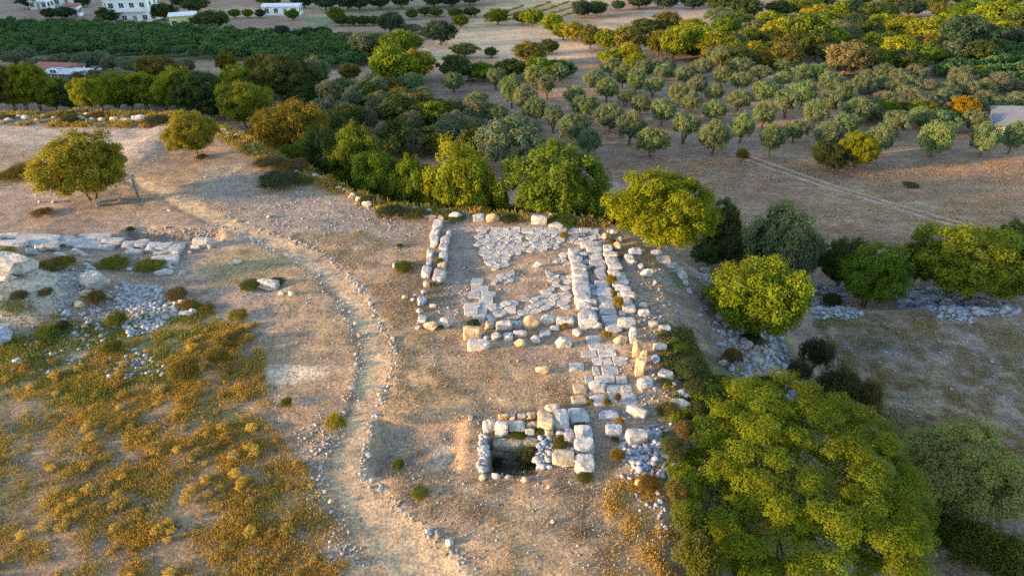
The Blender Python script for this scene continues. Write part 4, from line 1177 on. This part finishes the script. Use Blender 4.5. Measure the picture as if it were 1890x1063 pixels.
# paved ledge at left
row("""-12 442 30 16;17 437 46 8;24 448 60 8;74 440 80 9;80 452 60 6;121 445 30 20;138 449 24 18;172 440 64 12;166 453 52 8;209 446 42 16;197 456 30 8;240 452 26 16;262 449 24 18;250 464 34 10;284 456 24 20;306 454 28 20;327 459 28 30;300 468 30 12""",
    "slabs of the long paved ledge at left", "%s slab from the left border in the long stone ledge", "s", tall=.28)
row("""305 479 50 14 s;300 489 36 6 s;303 502 32 14 s;318 495 12 8 r""", "steps below the long stone ledge", "%s slab of the steps below the ledge's right end", "s")
row("""375 447 34 18 k;362 456 18 9 k;388 455 12 8 r;352 466 10 8 r""", "stones right of the long ledge", "%s stone of the broken group right of the ledge", "k")
row("""60 464 22 16;76 458 24 14;112 470 26 14;103 459 20 10;144 464 26 14;158 471 14 9;163 480 14 8;160 488 18 8;168 494 20 9;160 500 14 7""", "rough stones in front of the long ledge", "%s rough stone from left in front of the long ledge", "r")
# retaining stones on the slope under the leaning tree
row("""1224 479 24 11 s;1236 488 24 10 s;1248 496 22 9 s;1258 507 16 12 k;1264 520 10 16 k;1271 536 9 18 k""", "retaining stones on the slope under the leaning tree", "%s retaining stone from the tree down the slope", "s")


# ------------------------------------------------------------------ pavements of irregular flags
def clip(poly, n, d):
    out = []
    for i in range(len(poly)):
        a, b = poly[i], poly[(i + 1) % len(poly)]
        da = a[0] * n[0] + a[1] * n[1] - d; db = b[0] * n[0] + b[1] * n[1] - d
        if da <= 0: out.append(a)
        if (da < 0) != (db < 0):
            t = da / (da - db); out.append((a[0] + (b[0] - a[0]) * t, a[1] + (b[1] - a[1]) * t))
    return out


def pavement(name, px, cell, hgt, label, aspect=1.0, seed=1, gap=.94, drop=0.0, regular=.35, cat="pavement", lift=0.0, rect=False):
    rng = np.random.default_rng(seed)
    poly = P(px)
    xs = [p[0] for p in poly]; ys = [p[1] for p in poly]
    cw, ch = cell * aspect, cell
    pts = []
    j = 0
    yy = min(ys) - ch
    while yy < max(ys) + ch:
        xx = min(xs) - cw + (j % 2) * cw * .5
        while xx < max(xs) + cw:
            pts.append((xx + rng.uniform(-regular, regular) * cw, yy + rng.uniform(-regular, regular) * ch)); xx += cw
        yy += ch; j += 1
    pts = np.array(pts); S = np.array([1 / aspect, 1.0]); Q = pts * S
    bm = bmesh.new()
    cells = []
    ins = inside(pts[:, 0], pts[:, 1], poly)
    if rect:
        yy = min(ys)
        while yy < max(ys):
            rh = ch * rng.uniform(.75, 1.3); xx = min(xs) - rng.random() * cw
            while xx < max(xs) + cw:
                rw = cw * rng.uniform(.6, 1.5)
                jx = lambda: rng.normal() * .035
                if inside(np.array([xx + rw / 2]), np.array([yy + rh / 2]), poly)[0]:
                    sk = rng.normal() * .05
                    cells.append([(xx + jx(), yy + jx()), (xx + rw + jx() + sk, yy + jx()), (xx + rw + jx() + sk, yy + rh + jx()), (xx + jx(), yy + rh + jx())])
                xx += rw
            yy += rh
        ins = np.zeros(len(pts), bool)
    for i in list(np.where(ins)[0]) + cells:
        if isinstance(i, list):
            if rng.random() < drop: continue
            pl = i
        else: pl = None
        if pl is None:
            if rng.random() < drop: continue
            c = Q[i]; L = 2 * cell
            pl = [(c[0] - L, c[1] - L), (c[0] + L, c[1] - L), (c[0] + L, c[1] + L), (c[0] - L, c[1] + L)]
            dd = np.hypot(*(Q - c).T)
            for k in np.argsort(dd)[1:14]:
                n = Q[k] - c; m = (Q[k] + c) / 2
                pl = clip(pl, n, float(n @ m))
                if len(pl) < 3: break
            if len(pl) < 3: continue
            pl = [(a / S[0], b / S[1]) for a, b in pl]
        mx = sum(a for a, b in pl) / len(pl); my = sum(b for a, b in pl) / len(pl)
        # cut the corners
        q2 = []
        for k in range(len(pl)):
            a, b = pl[k], pl[(k + 1) % len(pl)]
            f1, f2 = rng.uniform(.03, .16), rng.uniform(.84, .97)
            q2 += [(a[0] + (b[0] - a[0]) * f1, a[1] + (b[1] - a[1]) * f1), (a[0] + (b[0] - a[0]) * f2, a[1] + (b[1] - a[1]) * f2)]
        gq = gap * rng.uniform(.95, 1.0)
        z0 = Hs(mx, my); zt = z0 + lift + hgt * rng.uniform(.5, 1.15); tx, ty = rng.normal() * .04, rng.normal() * .04
        rings = []
        for f, dz in ((1.0, None), (1.0, -.03), (.955, 0.0)):
            r = []
            for a, b in q2:
                X_, Y_ = mx + (a - mx) * gq * f, my + (b - my) * gq * f
                Z_ = z0 - .35 if dz is None else zt + dz + tx * (X_ - mx) + ty * (Y_ - my) + rng.normal() * .008
                r.append(bm.verts.new((X_, Y_, Z_)))
            rings.append(r)
        n = len(q2)
        for A, B in ((rings[0], rings[1]), (rings[1], rings[2])):
            for k in range(n): bm.faces.new((A[k], A[(k + 1) % n], B[(k + 1) % n], B[k]))
        bm.faces.new(rings[2])
    me = bpy.data.meshes.new(name); bm.to_mesh(me); bm.free(); me.materials.append(M_PAVE)
    o = link(name, me); o.color = (1.0, .99, .97, 1)
    tag(o, label, cat)
    return o


pavement("stone_pavement", [(884, 421), (1106, 422), (1107, 433), (883, 433)], .42, .10, "straight course of squared flags along the platform's back edge", 1.6, 13, rect=True, gap=.97)
pavement("stone_pavement", [(883, 433), (1107, 434), (1107, 447), (1052, 450), (1008, 462), (952, 470), (935, 494), (900, 492), (898, 470), (881, 470)], .42, .09, "wide irregular flagstone pavement at the platform's back", 1.15, 3, drop=.05, regular=.45, gap=.95)
pavement("stone_pavement", [(874, 512), (893, 514), (905, 521), (909, 535), (903, 560), (902, 592), (866, 590)], .60, .14, "strip of large flags along the platform's left side", 1.1, 4, rect=True, gap=.965)
pavement("stone_pavement", [(905, 518), (912, 506), (950, 504), (952, 516), (925, 522)], .38, .12, "short line of rounded flags inside the platform", 1.1, 5, regular=.45)
pavement("stone_pavement", [(904, 562), (955, 555), (990, 545), (1012, 525), (1015, 505), (1056, 505), (1056, 540), (1050, 566), (1000, 574), (940, 590), (904, 592)], .42, .09, "broken flag paving behind the cross wall", 1.3, 6, drop=.16, regular=.45, gap=.93)
pavement("stone_pavement", [(1020, 470), (1054, 470), (1054, 492), (1020, 486)], .46, .14, "few loose flags beside the raised inner wall", 1.2, 8, drop=.3, regular=.45)
pavement("stone_pavement", [(1077, 615), (1112, 618), (1148, 642), (1160, 690), (1172, 738), (1126, 744), (1088, 726), (1082, 670)], .62, .06, "flagged corridor running forward from the cross wall", 1.15, 7, rect=True, gap=.95, drop=.06)

# ------------------------------------------------------------------ path edging and rubble
PR = [(415, 398), (480, 425), (560, 452), (610, 476), (640, 505), (672, 540), (690, 575), (700, 600), (724, 628), (730, 662), (718, 700), (710, 722), (690, 770), (678, 810), (672, 850), (676, 882), (702, 908), (742, 942), (782, 974), (820, 1002), (850, 1032), (872, 1063)]
PL = [(400, 412), (470, 443), (540, 478), (590, 514), (620, 552), (645, 592), (660, 622), (662, 660), (655, 700), (648, 726), (628, 772), (606, 812), (586, 860), (590, 905), (618, 950), (640, 996), (668, 1050)]
def edging(px, n, group, label, seed, spread):
    rng = np.random.default_rng(seed)
    q = np.array(P(px)); sl = np.hypot(*np.diff(q, axis=0).T); cum = np.concatenate([[0], np.cumsum(sl)])
    # more stones where they are small and thick on the ground
    for i in range(n):
        s = rng.random() * cum[-1]
        xx = np.interp(s, cum, q[:, 0]) + rng.normal() * spread; yy = np.interp(s, cum, q[:, 1]) + rng.normal() * spread
        w = min(.34, .11 * math.exp(rng.normal() * .5))
        o = link("path_stone", PEB[i % 5]); o.location = (xx, yy, Hs(xx, yy) - w * .12); o.scale = (w * rng.uniform(.9, 1.5), w, w * rng.uniform(.6, .9)); o.rotation_euler = (0, 0, rng.uniform(0, 6.28))
        j = rng.uniform(.8, 1.1); t = STONE_TINTS["o" if rng.random() < .22 else ("g" if rng.random() < .4 else "w")]; o.color = (t[0] * j, t[1] * j, t[2] * j, 1)
        tag(o, label, "stone", group)
edging(PR, 180, "stones edging the path's right side", "small pale stone in the line edging the dirt path's right side", 21, .10)
edging(PL, 118, "stones edging the path's left side", "small pale stone in the line edging the dirt path's left side", 22, .15)


def along(px, n, spread, seed):
    rng = np.random.default_rng(seed); q = np.array(P(px)); sl = np.hypot(*np.diff(q, axis=0).T); cum = np.concatenate([[0], np.cumsum(sl)])
    s = rng.random(n) * cum[-1]
    return np.stack([np.interp(s, cum, q[:, 0]) + rng.normal(size=n) * spread, np.interp(s, cum, q[:, 1]) + rng.normal(size=n) * spread], 1)


def rubble(name, areas, seed, colr=(1, 1, 1), m=None):
    """loose small stones nobody could count: areas = (polygon on ground height zf, count, size)"""
    rng = np.random.default_rng(seed)
    VS, FS = [], []; off = 0; base = []
    for me in PEB:
        V = np.array([v.co[:] for v in me.vertices]); Fq = np.array([p.vertices[:] for p in me.polygons]); base.append((V, Fq))
    CS = []
    for poly, n, size in areas:
        p = tri_area_pts(poly, n, rng) if len(poly) < 60 else np.asarray(poly)
        n = len(p); zz = H(p[:, 0], p[:, 1])
        for i in range(n):
            V, Fq = base[int(rng.integers(5))]
            w = min(size * math.exp(rng.normal() * .45), size * 3)
            a = rng.uniform(0, 6.28); W = V * np.array([w * rng.uniform(.8, 1.5), w, w * rng.uniform(.5, .9)])
            W = np.stack([W[:, 0] * math.cos(a) - W[:, 1] * math.sin(a) + p[i, 0], W[:, 0] * math.sin(a) + W[:, 1] * math.cos(a) + p[i, 1], W[:, 2] + zz[i] - w * .15], 1)
            VS.append(W); FS.append(Fq + off); off += len(W)
    o = link(name, mesh_np(name, np.concatenate(VS), np.concatenate(FS), m or M_GRAVEL))
    o.color = (*colr, 1); tag(o, kind="stuff")
    return o


rubble("gravel", [(P([(225, 522), (300, 530), (330, 565), (325, 590), (280, 610), (240, 622), (225, 600), (250, 580), (215, 560)]), 2000, .11),
                  (P([(120, 500), (215, 520), (235, 600), (160, 640), (100, 580)]), 700, .10),
                  (along(PR, 900, .2, 3), 0, .05), (along(PL, 800, .3, 4), 0, .05),
                  (P([(290, 395), (400, 300), (520, 340), (640, 370), (760, 395), (780, 420), (740, 470), (640, 460), (520, 440), (420, 400), (340, 365)]), 2400, .05),
                  (PIT and P([(480, 440), (700, 480), (780, 600), (860, 640), (1060, 660), (1150, 860), (1200, 1063), (880, 1063), (720, 900), (700, 640), (640, 500)]), 3200, .035),
                  (P([(-60, 480), (150, 500), (230, 560), (200, 640), (60, 700), (-60, 700)]), 1500, .07),
                  (P([(120, 660), (250, 640), (330, 690), (200, 700)]), 260, .09),
                  (P([(330, 490), (500, 480), (640, 620), (600, 780), (500, 860), (420, 560)]), 1500, .035),
                  (P([(540, 780), (640, 780), (600, 880), (680, 1063), (620, 1063), (560, 900)]), 350, .06),
                  (P([(232, 420), (404, 420), (404, 434), (232, 434)]), 420, .08),
                  (P([(-60, 230), (330, 226), (300, 330), (-60, 400)]), 900, .06),
                  (P([(832, 405), (880, 410), (868, 590), (800, 600)]), 700, .05),
                  (P([(880, 410), (1110, 420), (1150, 600), (870, 600)]), 700, .05)], 31, (.95, .97, 1.0))
rubble("rubble", [(P([(1150, 800), (1215, 780), (1262, 830), (1240, 880), (1180, 880), (1150, 850)]), 520, .13),
                  (P([(1150, 640), (1240, 700), (1260, 800), (1150, 900), (1130, 800)]), 420, .07),
                  (P([(1140, 460), (1240, 500), (1270, 600), (1200, 640), (1150, 560)]), 620, .08),
                  (P([(1200, 880), (1240, 950), (1235, 1063), (1190, 1000), (1170, 900)]), 90, .09),
                  (P([(992, 806), (1060, 800), (1060, 860), (992, 866)]), 220, .13),
                  (PT([(1330, 560), (1420, 600), (1500, 720), (1440, 740), (1350, 690), (1320, 640)]), 520, .20),
                  (PT([(1270, 500), (1330, 490), (1400, 560), (1370, 640), (1290, 600)]), 380, .14),
                  (PT([(1470, 516), (1560, 530), (1590, 590), (1500, 590)]), 600, .2),
                  (PT([(1650, 535), (1720, 530), (1880, 565), (1876, 585), (1770, 580), (1660, 570)]), 900, .24),
                  (PT([(1700, 570), (1790, 570), (1800, 600), (1720, 590)]), 260, .14),
                  (PT([(1500, 580), (1890, 590), (1890, 760), (1640, 780)]), 420, .08),
                  (PT([(1240, 700), (1330, 700), (1400, 740), (1280, 830)]), 260, .14),
                  (P([(700, 392), (1120, 405), (1130, 440), (1110, 414), (830, 402)]), 240, .10),
                  (P([(886, 800), (900, 800), (900, 868), (884, 868)]), 160, .12)], 32, (.84, .90, 1.03))

# individual big stones of the loose wall on the right terrace
row("""1668 556 30 16;1684 543 40 14;1702 552 30 18;1724 550 26 16;1745 556 26 14;1768 548 30 18;1790 556 26 16;1812 558 30 16;1836 562 24 14;1858 570 20 12""", "boulders of the loose wall below the wide tree", "%s boulder from left in the loose terrace wall", "r", ratio=.5)
row("""1396 618 22 20;1408 648 18 14;1378 634 22 18;1394 666 24 20;1420 650 20 16;1436 690 24 20;1446 676 18 14;1332 668 18 14;1300 497 20 16;1306 508 14 12;1410 602 16 14;1462 694 16 12""", "boulders on the rubble slope", "%s boulder on the rubble slope below the round tree", "r")

# ------------------------------------------------------------------ people-made things
M_WALL = plain_mat("white_plaster", (.78, .77, .74), .85, .08)
M_YEL = plain_mat("yellow_plaster", (.62, .62, .22), .85, .1)
M_TILE = plain_mat("clay_tile", (.36, .13, .09), .8, .2, 4.0, .5, stripes=(3.0, 'X'))
M_SHEET = plain_mat("grey_sheet_roof", (.15, .16, .19), .85, .15, 1.5, .5, stripes=(2.2, 'X'))
M_WSHEET = plain_mat("white_sheet_roof", (.72, .73, .74), .5, .1, 1.5, .4, stripes=(2.0, 'X'))
M_PALE = plain_mat('pale_sheet_roof', (.46, .50, .56), .6, .1, 1.5, .4, stripes=(2.0, 'X'))
M_GLASS = plain_mat("window_glass", (.05, .06, .08), .1, .1)
M_WOOD = plain_mat("weathered_wood", (.36, .31, .27), .85, .35, 6.0, .5, stripes=(6.0, 'Y'))
M_METAL = plain_mat("dark_metal", (.05, .055, .06), .5, .2)
M_BOARD = plain_mat("board_face", (.30, .40, .50), .4, .15)
M_PAPER = plain_mat("board_print", (.62, .66, .70), .5, .1)
M_TEXT = plain_mat("board_ink", (.06, .10, .18), .6, .1)


def boxes(name, bl, m, parent=None):
    """boxes (cx, cy, cz, sx, sy, sz) as one mesh with slightly eased edges"""
    bm = bmesh.new()
    for cx, cy, cz, sx, sy, sz in bl:
        r = bmesh.ops.create_cube(bm, size=1.0)
        bmesh.ops.scale(bm, vec=(sx, sy, sz), verts=r["verts"]); bmesh.ops.translate(bm, vec=(cx, cy, cz), verts=r["verts"])
    me = bpy.data.meshes.new(name); bm.to_mesh(me); bm.free(); me.materials.append(m)
    o = link(name, me, parent)
    if all(min(b[3:]) > .03 for b in bl):
        bv = o.modifiers.new("edge", 'BEVEL'); bv.width = min(.02, min(min(b[3:]) for b in bl) * .2); bv.segments = 1
    return o


def roof_mesh(name, sx, sy, h, z, m, parent, hip=.0, over=.3, th=.14):
    a, b = sx / 2 + over, sy / 2 + over
    bm = bmesh.new()
    def ring(dz):
        lo = [bm.verts.new(p) for p in ((-a, -b, z + dz), (a, -b, z + dz), (a, b, z + dz), (-a, b, z + dz))]
        t = [bm.verts.new((-a + hip * a, 0, z + h + dz)), bm.verts.new((a - hip * a, 0, z + h + dz))]
        return lo, t
    l1, t1 = ring(th); l0, t0 = ring(0)
    for l, t, s in ((l1, t1, 1), (l0, t0, -1)):
        fs = [(l[0], l[1], t[1], t[0]), (l[2], l[3], t[0], t[1]), (l[1], l[2], t[1]), (l[3], l[0], t[0])]
        for f in fs: bm.faces.new(f if s > 0 else f[::-1])
    for k in range(4): bm.faces.new((l0[k], l0[(k + 1) % 4], l1[(k + 1) % 4], l1[k]))
    me = bpy.data.meshes.new(name); bm.to_mesh(me); bm.free(); me.materials.append(m)
    return link(name, me, parent)


def house(u, vb, w, d, floors, rz, wallm, roofm, label, cat="house", hip=.35, rh=1.2, fh=2.9, cols=3, balcony=False, name="house", chimney=True):
    p = at(u, vb); z0 = Hs(p[0], p[1])
    root = empty(name, (p[0], p[1], z0), math.radians(rz)); tag(root, label, cat)
    hgt = floors * fh
    boxes("wall", [(0, 0, hgt / 2 - .4, w, d, hgt + .8)], wallm, root)
    rf = roof_mesh("roof", w, d, rh, hgt, roofm, root, hip)
    if chimney: boxes("chimney", [(w * .25, d * .1, hgt + rh + .2, .6, .6, 1.4)], wallm, rf)
    for f in range(floors):
        for c in range(cols):
            xx = (c + .5) / cols * w - w / 2; zc = f * fh + 1.55
            isdoor = (f == 0 and c == cols // 2)
            if isdoor:
                dr = boxes("door", [(xx, -d / 2 - .02, 1.05, 1.0, .1, 2.1)], M_WOOD, root)
                boxes("handle", [(xx + .38, -d / 2 - .1, 1.05, .05, .06, .16)], M_METAL, dr)
                continue
            wn = boxes("window", [(xx, -d / 2 - .02, zc, 1.25, .08, 1.3)], M_GLASS, root)
            boxes("frame", [(xx - .66, -d / 2 - .04, zc, .1, .12, 1.45), (xx + .66, -d / 2 - .04, zc, .1, .12, 1.45), (xx, -d / 2 - .045, zc + .68, 1.22, .12, .1), (xx, -d / 2 - .045, zc, .07, .12, 1.25)], M_WALL, wn)
            boxes("sill", [(xx, -d / 2 - .09, zc - .7, 1.5, .2, .09)], M_WALL, wn)
        if balcony and f > 0:
            boxes("balcony", [(0, -d / 2 - .6, f * fh + .02, w * .8, 1.2, .16), (0, -d / 2 - 1.17, f * fh + .55, w * .8, .08, .9)], wallm, root)
    for c in range(2):
        for f in range(floors):
            wn = boxes("window", [(w / 2 + .02, (c - .5) * d * .45, f * fh + 1.55, .08, 1.1, 1.2)], M_GLASS, root)
            boxes("sill", [(w / 2 + .09, (c - .5) * d * .45, f * fh + .9, .2, 1.3, .09)], M_WALL, wn)
    return root


house(252, 38, 11.0, 9, 2, 8, M_WALL, M_TILE, "white two-storey house with red roof and balcony above the orchard", hip=.4, rh=1.3, cols=4, balcony=True, fh=3.3)
house(342, 50, 6.6, 5, 1, 20, M_YEL, M_WSHEET, "small yellow-green house at the orchard's upper edge", hip=.1, rh=.5, cols=3, fh=3.2, chimney=False)
house(212, 16, 5.0, 4, 1, -4, M_WALL, M_WSHEET, "low white annex left of the white house", hip=.2, rh=.5, cols=2, chimney=False)
house(138, 30, 4.0, 3.4, 1, 10, M_WALL, M_TILE, "tiny white cottage among trees left of the white house", hip=.1, rh=.6, cols=2, chimney=False)
house(132, 10, 9, 5, 1, 4, M_WALL, M_TILE, "low building with faded red roof near the upper left", hip=.1, rh=1.1, cols=3)
house(80, 17, 5.5, 4, 1, 0, M_WALL, M_WSHEET, "long low shed with white sheet roof at upper left", "shed", hip=.05, rh=.5, cols=3, chimney=False, name="shed", fh=2.5)
house(523, 27, 11, 5, 1, 2, M_WALL, M_WSHEET, "long white-roofed barn above the orchard's right part", "barn", hip=.02, rh=.5, cols=4, chimney=False, name="barn", fh=2.6)
house(866, 145, 2.6, 2.0, 1, 15, M_WALL, M_WSHEET, "tiny white hut half hidden at the grove's back corner", "hut", hip=.0, rh=.3, cols=1, chimney=False, name="hut", fh=2.0)
house(112, 141, 7.2, 5.0, 1, -6, M_WALL, M_TILE, "shed with terracotta roof beyond the far trees", "shed", hip=.15, rh=.9, cols=3, chimney=False, name="shed", fh=1.5)
house(138, 148, 8.5, 3.6, 1, -8, M_SHEET, M_PALE, "lean-to with grey sheet roof before the terracotta-roofed shed", "shed", hip=.0, rh=.25, cols=2, chimney=False, name="lean_to_shed", fh=1.5)
house(1884, 246, 9.5, 8.0, 1, 62, M_WALL, M_SHEET, "low building with grey sheet roof right of the grove", "building", hip=.55, rh=1.3, cols=3, chimney=False, name="farm_building", fh=1.9)

# information board on two posts
p = at(259, 376)
root = empty("information_board", (p[0], p[1], Hs(p[0], p[1])), math.radians(116))
tag(root, "information board on two dark posts beside the spreading tree", "sign")
for s in (-1, 1): boxes("post", [(s * .42, 0, .95, .07, .07, 2.3)], M_METAL, root)
bd = boxes("panel", [(0, -.05, 1.55, .80, .04, 1.05)], M_BOARD, root)
boxes("panel_frame", [(0, -.055, 2.10, .90, .07, .06), (0, -.055, 1.0, .90, .07, .06), (-.43, -.105, 1.55, .05, .04, 1.05), (.43, -.105, 1.55, .05, .04, 1.05)], M_METAL, bd)
boxes("print", [(0, -.078, 1.55, .68, .012, .9)], M_PAPER, bd)

# bench under the tree
p = at(202, 376)
root = empty("bench", (p[0], p[1], Hs(p[0], p[1])), math.radians(36))
tag(root, "low plank bench on two supports under the spreading tree", "bench")
boxes("seat", [(0, -.17, .45, 2.0, .15, .06), (0, 0, .45, 2.0, .15, .06), (0, .17, .45, 2.0, .15, .06)], M_WOOD, root)
for s in (-.75, .75): boxes("leg", [(s, 0, .18, .22, .42, .50)], M_WOOD, root)

# ------------------------------------------------------------------ light
HAZE = 0.0
SUN_EL, SUN_AZ = math.radians(9.5), math.atan2(-.96, -.26)
sv = Vector((math.sin(SUN_AZ) * math.cos(SUN_EL), math.cos(SUN_AZ) * math.cos(SUN_EL), math.sin(SUN_EL)))
ld = bpy.data.lights.new("sun", 'SUN'); ld.energy = 3.0; ld.angle = math.radians(2.5); ld.color = (1.0, .60, .27)
lo = bpy.data.objects.new("sun", ld); col.objects.link(lo); lo.rotation_euler = sv.to_track_quat('Z', 'Y').to_euler()
w = bpy.data.worlds.new("World"); sc.world = w; w.use_nodes = True
nt = w.node_tree
sky = nt.nodes.new("ShaderNodeTexSky"); sky.sky_type = 'NISHITA'; sky.sun_disc = False
sky.sun_elevation = SUN_EL; sky.sun_rotation = SUN_AZ; sky.altitude = 100
bg = nt.nodes["Background"]; bg.inputs[1].default_value = 0.15
nt.links.new(sky.outputs[0], bg.inputs[0])
sc.view_settings.view_transform = 'Standard'
sc.view_settings.look = 'None'
sc.view_settings.exposure = 2.3
sc.view_settings.gamma = 1.0
sc.cycles.max_bounces = 6
sc.cycles.diffuse_bounces = 3
sc.cycles.transmission_bounces = 4
sc.cycles.use_denoising = False
sc.cycles.sample_clamp_indirect = 3.0

if HAZE > 0:
    bm = bmesh.new(); bmesh.ops.create_cube(bm, size=1.0)
    bmesh.ops.scale(bm, vec=(2400, 1600, 70), verts=bm.verts); bmesh.ops.translate(bm, vec=(0, 450, 6), verts=bm.verts)
    me = bpy.data.meshes.new("haze"); bm.to_mesh(me); bm.free()
    m, nt, out = mat("haze_air")
    pv_ = nd(nt, "VolumePrincipled"); pv_.inputs["Density"].default_value = HAZE; pv_.inputs["Color"].default_value = (.72, .84, 1.0, 1); pv_.inputs["Anisotropy"].default_value = 0.2
    nt.links.new(pv_.outputs[0], out.inputs["Volume"]); me.materials.append(m)
    tag(link("haze", me), kind="stuff")
